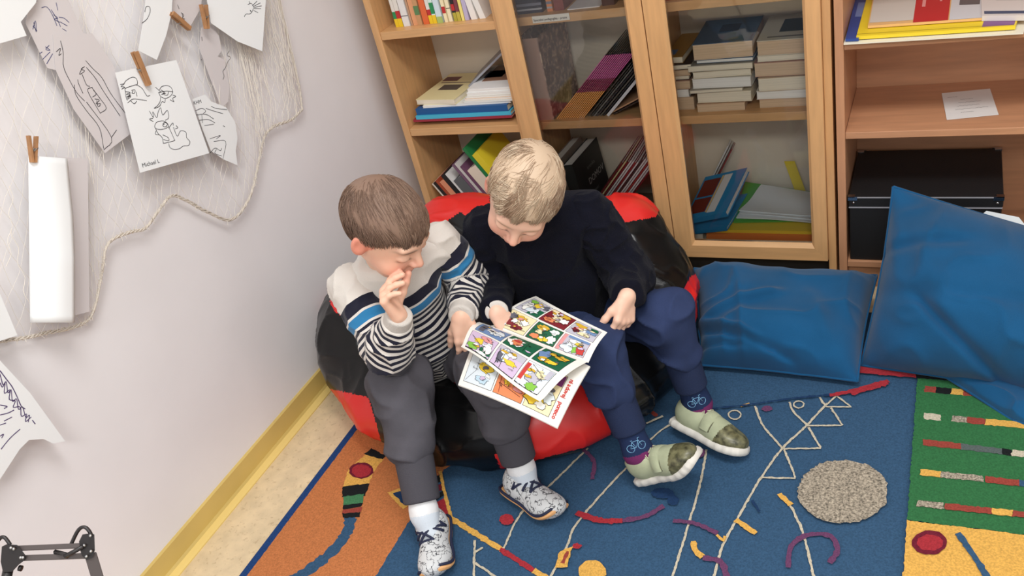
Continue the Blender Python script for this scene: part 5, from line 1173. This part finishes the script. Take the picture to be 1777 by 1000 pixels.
for i in range(len(E3)-1): cum.append(cum[-1]+np.linalg.norm(E3[i+1]-E3[i]))
def Bc(s):
    q = s*cum[-1]; i = min(len(E3)-2, max(0, int(np.searchsorted(cum, q))-1)); t = (q-cum[i])/max(1e-9, cum[i+1]-cum[i]); return E3[i]+(E3[i+1]-E3[i])*t
T0, T1 = atX(-120, -320, .016), atX(420, -300, .016)
ccum = [0]
for i in range(len(side)-1): ccum.append(ccum[-1]+np.linalg.norm(side[i+1]-side[i]))
def Sc(t):
    q = t*ccum[-1]; i = min(len(side)-2, max(0, int(np.searchsorted(ccum, q))-1)); u = (q-ccum[i])/max(1e-9, ccum[i+1]-ccum[i]); return side[i]+(side[i+1]-side[i])*u
L0 = Bc(0.)
def Q(s, t):
    b_ = Bc(s); tp = T0+(T1-T0)*s; base = b_*(1-t)+tp*t
    corr = (Sc(t)-(Bc(1.)*(1-t)+T1*t))*s**3; p = base+corr
    wv = V3(0, .010*math.sin(9*s+5*t)+.007*math.sin(23*s-7*t), .010*math.sin(13*s+3*t))*(t*(1-t)*2); p = p+wv; p[0] = .012+.012*(1-t)+.004*math.sin(17*s+9*t); return p
for k in range(-60, 120, 3):
    for sg in (1, -1):
        pts = []
        for j in range(0, 47):
            s_ = (k+j*.9)/118+.004*math.sin(j*.7+k) if sg > 0 else (k+60-j*.9)/118+.004*math.sin(j*.6+k)
            if 0 <= s_ <= 1: pts.append(Q(s_, j/46)+V3(rng.uniform(-.001, .001), rng.uniform(-.002, .002), rng.uniform(-.002, .002)))
        if len(pts) > 3: net.tube(pts, .00042, m_net, 3, caps=False)
for k in range(90):   # slack threads that bunch into vertical cords
    s_ = rng.random(); s_ = s_ if k % 4 == 0 else .80+.20*rng.random(); t0 = rng.random()*.3; t1 = t0+.15+.4*rng.random(); dd = rng.uniform(-.05, .05)
    pts = [Q(min(1, max(0, s_+dd*(q/14)+.004*math.sin(q*1.3+k))), t0+(t1-t0)*q/14)+V3(.003, 0, 0) for q in range(15)]; net.tube(pts, .00065, m_net, 4, caps=False)
net_o = net.build('fishing_net', origin=(.02, 1.3, .63)); tag(net_o, 'pale cotton fishing net with a scalloped rope edge draped on the left wall', 'net')
rp_ = MB()
for ph in (0, 2.1, 4.2):
    pts = []; full = E3+side[1:]
    for i, p in enumerate(full):
        a = ph+i*1.15; pts.append(p+V3(.0022*math.cos(a), .0015*math.sin(a), .0022*math.sin(a))+V3(0, rng.uniform(-.0006, .0006), rng.uniform(-.0006, .0006)))
    rp_.tube(pts, .0020, m_rope, 5, caps=False)
for k in range(170):  # frayed ends along the rope
    p = E3[rng.randrange(len(E3))]; q = p+V3(rng.uniform(0, .008), rng.uniform(-.012, .012), rng.uniform(-.012, .012)); rp_.tube([p, (p+q)/2+V3(.003, 0, .002), q], .0005, m_net, 3, caps=False)
rp_.build('edge_rope', net_o)['label'] = 'thick rope along the lower edge'
def wpoly(name, pix, xs, m, label, cat='drawing', strokes=(), pen=None, wd=.0013, group='drawings pegged to the net', curl=0., txt=None):
    """a sheet of paper hanging in front of the wall: its own plane through three of its corners, real thickness, pen lines on its face"""
    P3 = [atX(x, y, xx) for (x, y), xx in zip(pix, xs if hasattr(xs, '__len__') else [xs]*len(pix))]
    p0 = P3[0]; n = nz(np.cross(P3[1]-p0, P3[-1]-p0)); n = n if n[0] > 0 else -n
    pts = [atP(x, y, p0, n) for x, y in pix]
    a_ = sum(np.cross(pts[i]-p0, pts[(i+1) % len(pts)]-p0) for i in range(len(pts)))@n
    if a_ < 0: pts = pts[::-1]
    mb = MB(); mb.prism([q-n*.0003 for q in pts], n*.0006, m)
    for st in strokes:
        sp = pen
        if isinstance(st, tuple): sp, st = st
        q = [atP(x, y, p0+n*.0007, n) for x, y in st]; q = catmull(q, 4) if len(q) > 2 else q
        mb.ribbon(q, wd, n, sp or m_pen, .15)
    if txt:
        s_, a, b_, sz = txt; u = atP(*a, p0, n); v = atP(*b_, p0, n); rt = nz(v-u); text_into(mb, s_, u, rt, np.cross(n, rt), sz, m_pen, off=.0008)
    o = mb.build(name); tag(o, label, cat, group); return o
def sk(ox, oy, sc, *L): return [[(ox+x/sc, oy+y/sc) for x, y in l] for l in L]
wpoly('drawing_sheet', [(-30, -40), (74, -40), (62, 5), (36, 38), (46, 62), (-30, 84)], .050, m_sheet, 'blank white sheet with a folded corner at the upper left of the net', strokes=[], group=None)
wpoly('drawing_sheet', [(60, -30), (105, -30), (150, 70), (120, 128), (82, 118), (44, 40)], .030, m_sheet2, 'greyish sheet with blue scribbled figures left of the long dress drawing', pen=m_penb, group=None,
      strokes=sk(0, 0, 3.333, [(240, 45), (270, 40), (300, 80), (330, 150)], [(295, 55), (330, 110), (350, 155)], [(310, 85), (335, 105), (315, 110), (345, 130)], [(340, 100), (370, 105), (400, 130)], [(345, 125), (390, 150)], [(360, 165), (385, 180)], [(190, 150), (215, 180)], [(195, 130), (210, 185), (205, 120), (190, 170)], [(230, 310), (245, 300)], [(245, 345), (290, 300)], [(270, 370), (305, 310)], [(262, 270), (290, 290), (265, 285), (285, 262)], [(325, 15), (335, 60)], [(205, 0), (215, 8)]))
wpoly('drawing_sheet', [(92, 60), (160, 58), (196, 112), (240, 222), (182, 266), (128, 190), (96, 120)], .032, m_sheet2, 'long greyish sheet with a tall dress outline, left of the three figure drawing', group=None,
      strokes=sk(0, 0, 3.333, [(495, 350), (540, 400), (590, 450), (640, 540), (725, 655)], [(500, 390), (550, 450), (600, 530), (695, 672)], [(530, 505), (575, 565), (615, 625), (580, 655)], [(535, 505), (508, 528), (580, 655)], [(540, 520), (556, 545), (535, 562)], [(548, 572), (575, 580), (555, 600), (582, 600), (568, 618), (560, 580)], [(365, 370), (380, 420), (440, 530), (490, 585)], [(430, 490), (440, 550), (500, 640), (575, 740), (600, 860)], [(500, 590), (645, 795), (600, 868)], [(645, 795), (675, 752)], [(490, 385), (470, 400), (490, 410), (460, 430), (478, 390)], [(475, 430), (500, 490), (520, 500)], [(350, 235), (365, 300), (365, 370)], [(325, 300), (350, 280), (340, 320), (355, 310)], [(450, 460), (455, 485), (480, 540)]))
wpoly('drawing_sheet', [(200, 126), (306, 104), (363, 266), (243, 300)], (.046, .046, .058, .058), m_sheet, 'white sheet with three pen figures pegged in the middle of the net', group=None, txt=('Michael L', (247, 291), (285, 280), .013),
      strokes=sk(180, 80, 4.348, [(150, 290), (170, 260), (215, 235), (245, 245), (255, 275), (250, 300)], [(160, 320), (200, 305), (250, 290)], [(160, 320), (170, 390), (180, 410)], [(180, 430), (220, 400), (280, 405), (325, 412)], [(255, 295), (290, 320), (315, 360), (330, 378), (350, 372)], [(245, 345), (252, 380)], [(165, 345), (200, 350), (170, 365), (205, 370), (172, 385), (205, 380), (180, 400), (200, 355)], [(210, 335), (235, 330), (232, 355), (212, 355), (222, 340)], [(125, 290), (155, 285), (130, 305), (160, 310), (135, 325)], [(200, 410), (230, 435), (250, 415)],
                  [(420, 330), (440, 305), (480, 298), (510, 315), (520, 350), (500, 380), (465, 395), (430, 380), (415, 350)], [(412, 352), (470, 340), (520, 345)], [(450, 340), (455, 365), (480, 370), (490, 345)], [(430, 385), (425, 420), (405, 450), (380, 470), (420, 455), (440, 420), (460, 425), (465, 400)], [(520, 370), (545, 380), (520, 395), (530, 420), (500, 405)], [(390, 310), (430, 345)], [(430, 330), (460, 350), (435, 365), (470, 355)],
                  [(345, 490), (375, 540), (370, 495), (400, 540), (410, 500), (430, 465), (445, 520), (480, 485), (490, 540), (465, 560)], [(375, 570), (345, 552), (372, 545)], [(385, 600), (400, 575), (450, 565), (485, 590), (480, 615), (430, 630), (390, 620), (385, 598)], [(445, 590), (460, 575), (480, 590), (465, 610), (445, 600), (460, 585)], [(388, 615), (410, 660), (440, 690), (450, 735)], [(485, 600), (500, 630), (530, 700), (530, 715), (450, 735)], [(445, 670), (485, 690), (490, 715), (450, 705)], [(525, 610), (555, 680), (580, 640), (620, 650), (625, 690), (650, 720), (640, 750), (600, 755), (570, 775), (530, 780), (500, 765), (490, 735)], [(490, 620), (520, 580), (525, 600)], [(545, 600), (560, 615), (540, 625)], [(395, 640), (390, 665), (420, 670)]))
wpoly('drawing_sheet', [(258, -40), (301, -40), (298, 22), (288, 62), (272, 104), (240, 88), (248, 40)], .052, m_sheet, 'narrow white strip hanging just above the three figure drawing', group=None, strokes=sk(180, 0, 3.125, [(208, 130), (220, 118), (245, 85), (250, 45), (238, 38), (225, 60)]) and sk(0, 0, 3.333, [(820, 135), (850, 110), (868, 70), (865, 40), (845, 40), (838, 70)]))
wpoly('drawing_sheet', [(302, -40), (356, -40), (348, 15), (330, 46), (308, 34), (299, 20)], .034, m_sheet2, 'small bluish sheet tucked behind the second peg at the top', group=None, strokes=sk(280, 0, 5, [(170, 110), (195, 130), (180, 160), (205, 165)], [(180, 120), (190, 165)], [(140, 40), (155, 80)]))
wpoly('drawing_sheet', [(352, -40), (464, -40), (455, 89), (412, 72), (366, 40)], (.040, .060, .060, .05, .040), m_sheet, 'white sheet with a spiky haired head at the upper right of the net', group=None,
      strokes=sk(280, 0, 5, [(750, 40), (780, 30), (800, 60), (790, 95), (770, 120), (735, 122), (720, 145)], [(790, 50), (830, 10)], [(800, 55), (860, 25)], [(805, 65), (870, 50)], [(805, 75), (865, 75)], [(800, 90), (840, 110)], [(760, 10), (770, 30)], [(775, 100), (770, 85), (785, 110)]))
wpoly('torn_sheet', [(349, 48), (366, 42), (380, 62), (384, 88), (378, 98), (390, 104), (392, 122), (398, 150), (396, 176), (384, 190), (374, 160), (358, 118), (346, 84)], .026, m_sheet2, 'crumpled torn greyish sheet below the peg at the upper right', 'paper', group=None, strokes=sk(280, 0, 5, [(590, 440), (570, 480), (600, 500), (575, 540), (555, 590), (535, 620), (545, 660), (535, 690)], [(350, 320), (355, 355)], [(345, 510), (350, 525)]))
wpoly('torn_sheet', [(334, 172), (356, 164), (366, 176), (392, 186), (408, 212), (412, 240), (409, 262), (412, 287), (388, 277), (366, 262), (352, 226)], .040, m_sheet, 'torn white drawing sticking out right behind the three figure sheet', 'paper', group=None, txt=('KHM', (336, 182), (352, 178), .012),
      strokes=sk(180, 80, 4.348, [(690, 490), (740, 470), (770, 490), (750, 510)], [(700, 520), (770, 515), (830, 550)], [(720, 560), (790, 555), (840, 580)], [(740, 520), (745, 580)], [(770, 470), (830, 490), (900, 510)], [(810, 455), (850, 470), (930, 480)], [(760, 600), (830, 590)], [(800, 700), (880, 675), (850, 700)], [(830, 720), (920, 720), (900, 850)], [(800, 810), (840, 770), (880, 790), (890, 770)], [(850, 780), (840, 810), (890, 830)], [(900, 600), (915, 610)]))
wpoly('drawing_sheet', [(96, 272), (152, 276), (155, 541), (128, 548), (90, 548)], .034, m_sheet2, 'grey backing page behind the curled blank sheet at the left', 'paper', group=None, strokes=[])
# curled blank sheet
G_ = []
for i in range(25):
    t = i/24; lx, ly = 49+3*t, 270+290*t; rx = np.interp(t, [0, .15, .35, .6, 1], [117, 121, 127, 130, 130]); ry = 275+285*t; row_ = []
    for j in range(13):
        u = j/12; row_.append(atX(lx+(rx-lx)*u, ly+(ry-ly)*u, .040+.034*math.sin(math.pi*.5*u)*(.35+.65*min(1, t*1.6))+.004*math.sin(3*u)))
    G_.append(row_)
mb = MB(); mb.grid(G_, m_sheet); s_ = mb.build('drawing_sheet', thick=.0006); tag(s_, 'tall blank white sheet curling outwards below the left peg', 'drawing')
wpoly('drawing_sheet', [(-30, 470), (0, 510), (30, 582), (-30, 602)], .048, m_sheet, 'blank white sheet corner at the left edge below the net', group=None, strokes=[])
wpoly('drawing_sheet', [(-40, 590), (0, 626), (52, 682), (113, 766), (92, 770), (75, 762), (50, 764), (34, 780), (0, 832), (-40, 850)], (.050, .050, .05, .062, .06, .06, .055, .05, .045, .045), m_sheet, 'white sheet with purple zigzag scribble at the lower left of the wall', group=None, pen=m_penv, wd=.0019,
      strokes=sk(0, 500, 2.857, [(-20, 400), (0, 430), (15, 480), (30, 465), (40, 520), (55, 505), (62, 562), (82, 550), (92, 602), (112, 590), (128, 642), (146, 630), (140, 665)], [(0, 470), (12, 492), (25, 470), (22, 522), (50, 505), (46, 552), (75, 560), (66, 592), (100, 590), (106, 636), (132, 625), (126, 662), (155, 640)], [(0, 410), (30, 450), (60, 490), (85, 540), (105, 585), (125, 600)], [(160, 655), (175, 675)], [(0, 580), (35, 588), (20, 598)], [(0, 630), (40, 620), (70, 605)], [(0, 735), (18, 725), (8, 745)], [(5, 800), (50, 745), (100, 700)], [(20, 660), (60, 640)], [(0, 680), (30, 670)]))
# wooden pegs
m_peg = mat('peg_wood', (178, 130, 88), .65, var=.10, vs=40); m_wire = mat('peg_wire', (170, 168, 164), .3, metal=1.)
def peg(top, bot, x, label, two=False, wpx=11):
    a, b_ = atX(*top, x), atX(*bot, x); d = nz(b_-a); L = np.linalg.norm(b_-a); sd = nz(np.cross(d, V3(1, 0, 0))); out = V3(1, 0, 0)
    r = empty('clothes_peg', b_, label, 'clothes peg', 'wooden pegs on the net')
    for k, (s0, s1) in enumerate(((-1, -1), (1, 1))):
        mb = MB(); W2 = .0048; ax = sd if two else out; o2 = out if two else sd
        off0, off1 = (.0080, .0030) if two else (.0050, .0026)
        p = [(a, off0), (a+(b_-a)*.45, .0056 if two else .0046), (b_, off1)]; th = .0022 if two else .0028
        pr = []
        for q, of in p: pr.append((q+ax*s0*(of-th)-o2*W2, q+ax*s0*(of+th)-o2*W2, q+ax*s0*(of+th)+o2*W2, q+ax*s0*(of-th)+o2*W2))
        for i in range(2):
            for e in range(4): mb.add([pr[i][e], pr[i][(e+1) % 4], pr[i+1][(e+1) % 4], pr[i+1][e]], [(0, 1, 2, 3)], m_peg)
        mb.add(list(pr[0]), [(0, 1, 2, 3)], m_peg); mb.add(list(pr[2]), [(3, 2, 1, 0)], m_peg); mb.build('prong', r)
    mb = MB(); c = a+(b_-a)*.52; o2 = out if two else sd; ax = sd if two else out
    mb.tube([c-o2*.0065+ax*.0025*math.cos(t*2.0)+d*.0025*math.sin(t*2.0)+o2*.013*t/12.6 for t in np.linspace(0, 12.6, 40)], .0007, m_wire, 5); mb.tube([c-o2*.0065, c-o2*.0065+ax*.008-d*.004], .0007, m_wire, 5); mb.tube([c+o2*.0065, c+o2*.0065-ax*.008-d*.004], .0007, m_wire, 5); mb.build('spring', r)
    return r
peg((233, 90), (258, 148), .058, 'wooden peg holding the sheet with three pen figures')
peg((297, 23), (329, 50), .056, 'slanting wooden peg beside the narrow strip at the top')
peg((353, 8), (359, 50), .050, 'wooden peg with spread prongs above the crumpled torn sheet', True)
peg((56, 236), (58, 282), .048, 'wooden peg on top of the curled blank sheet', True)
# ------------------------------------------------------------------ black scissor arm, lower left
m_arm = mat('arm_black', (38, 34, 34), .4, spec=.5); m_armg = mat('arm_dark_grey', (84, 76, 74), .45, metal=.3); m_scr2 = mat('screw_steel', (190, 190, 190), .3, metal=1.)
TA = 1.2
def AP(x, y, dt=0.): return atD(x, y, TA+dt)
arm = empty('microphone_arm', (0.62, .40, 0), 'black jointed scissor arm stand at the lower left in front of the wall', 'stand arm')
fw = nz(CAM-AP(90, 950)); 
def bar(mb, p, q, wd, dp, m):
    d = q-p; s_ = nz(np.cross(d, fw)); n = nz(np.cross(s_, d)); mb.obox(p-s_*wd/2-n*dp/2, d, s_*wd, n*dp, m)
mb = MB(); bar(mb, AP(30, 952), AP(150, 947), .0072, .009, m_armg); mb.build('upper_rod', arm, bevel=.001)
mb = MB(); bar(mb, AP(34, 969), AP(150, 965), .0078, .009, m_armg); mb.build('lower_rod', arm, bevel=.001)
def plate(pix, m, dp, dt, name):
    mb = MB(); mb.prism([AP(x, y, dt) for x, y in pix], fw*dp, m); return mb.build(name, arm, bevel=.0008)
el_ = plate([(137, 940), (143, 928), (156, 926), (163, 928), (164, 955), (160, 968), (150, 972), (142, 965), (139, 955)][::-1], m_arm, .014, .004, 'elbow_bracket')
wr_ = plate([(4, 949), (12, 945), (30, 946), (40, 958), (46, 966), (40, 975), (33, 980), (22, 992), (6, 993), (2, 975)][::-1], m_arm, .014, .004, 'wrist_bracket')
for par, L in ((el_, [(157, 930), (146, 947), (158, 957), (150, 966)]), (wr_, [(19, 951), (24, 953), (36, 968), (40, 968)])):
    mb = MB()
    for x, y in L: c = AP(x, y, -.010); mb.tube([c, c+fw*.0025], .0022, m_scr2, 8)
    mb.build('screw', par)['label'] = 'bright screw heads'
mb = MB(); a_, b_ = AP(124, 944), AP(158, 930); mb.tube([AP(112, 966, -.014), AP(124, 960, -.014), AP(144, 949, -.014)], .0030, m_arm, 6); mb.tube([AP(96, 958), AP(112, 962, -.01), AP(118, 966, -.012)], .0034, m_arm, 6); mb.build('tension_spring', arm)
mb = MB(); mb.tube(catmull([AP(122, 948), AP(133, 925), AP(141, 916), (AP(149, 916)), AP(156, 924), AP(160, 934)], 6), .0026, m_arm, 6); mb.tube(catmull([AP(-6, 942), AP(2, 933), AP(9, 934), AP(18, 946)], 6), .0026, m_arm, 6); mb.build('cable', arm)
low0, low1 = AP(157, 962), AP(181, 1040); dr = nz(low1-low0); foot = V3(.80, .16, .0)
k = AP(172, 1012); mb = MB(); bar(mb, low0, k, .0150, .010, m_armg); bar(mb, k, V3(foot[0], foot[1], .020), .0150, .010, m_armg); mb.build('support_post', arm, bevel=.001)
mb = MB(); mb.tube([V3(foot[0], foot[1], 0.0005), V3(foot[0], foot[1], .016), V3(foot[0], foot[1], .022)], [.11, .11, .10], m_arm, 40, smooth=False); mb.build('base', arm)
mb = MB(); mb.tube([AP(14, 990), AP(11, 1004), AP(8, 1030)], .0068, m_arm, 10); mb.tube([AP(33, 986), AP(38, 987)], .0042, m_arm, 8); mb.build('holder_stem', arm)
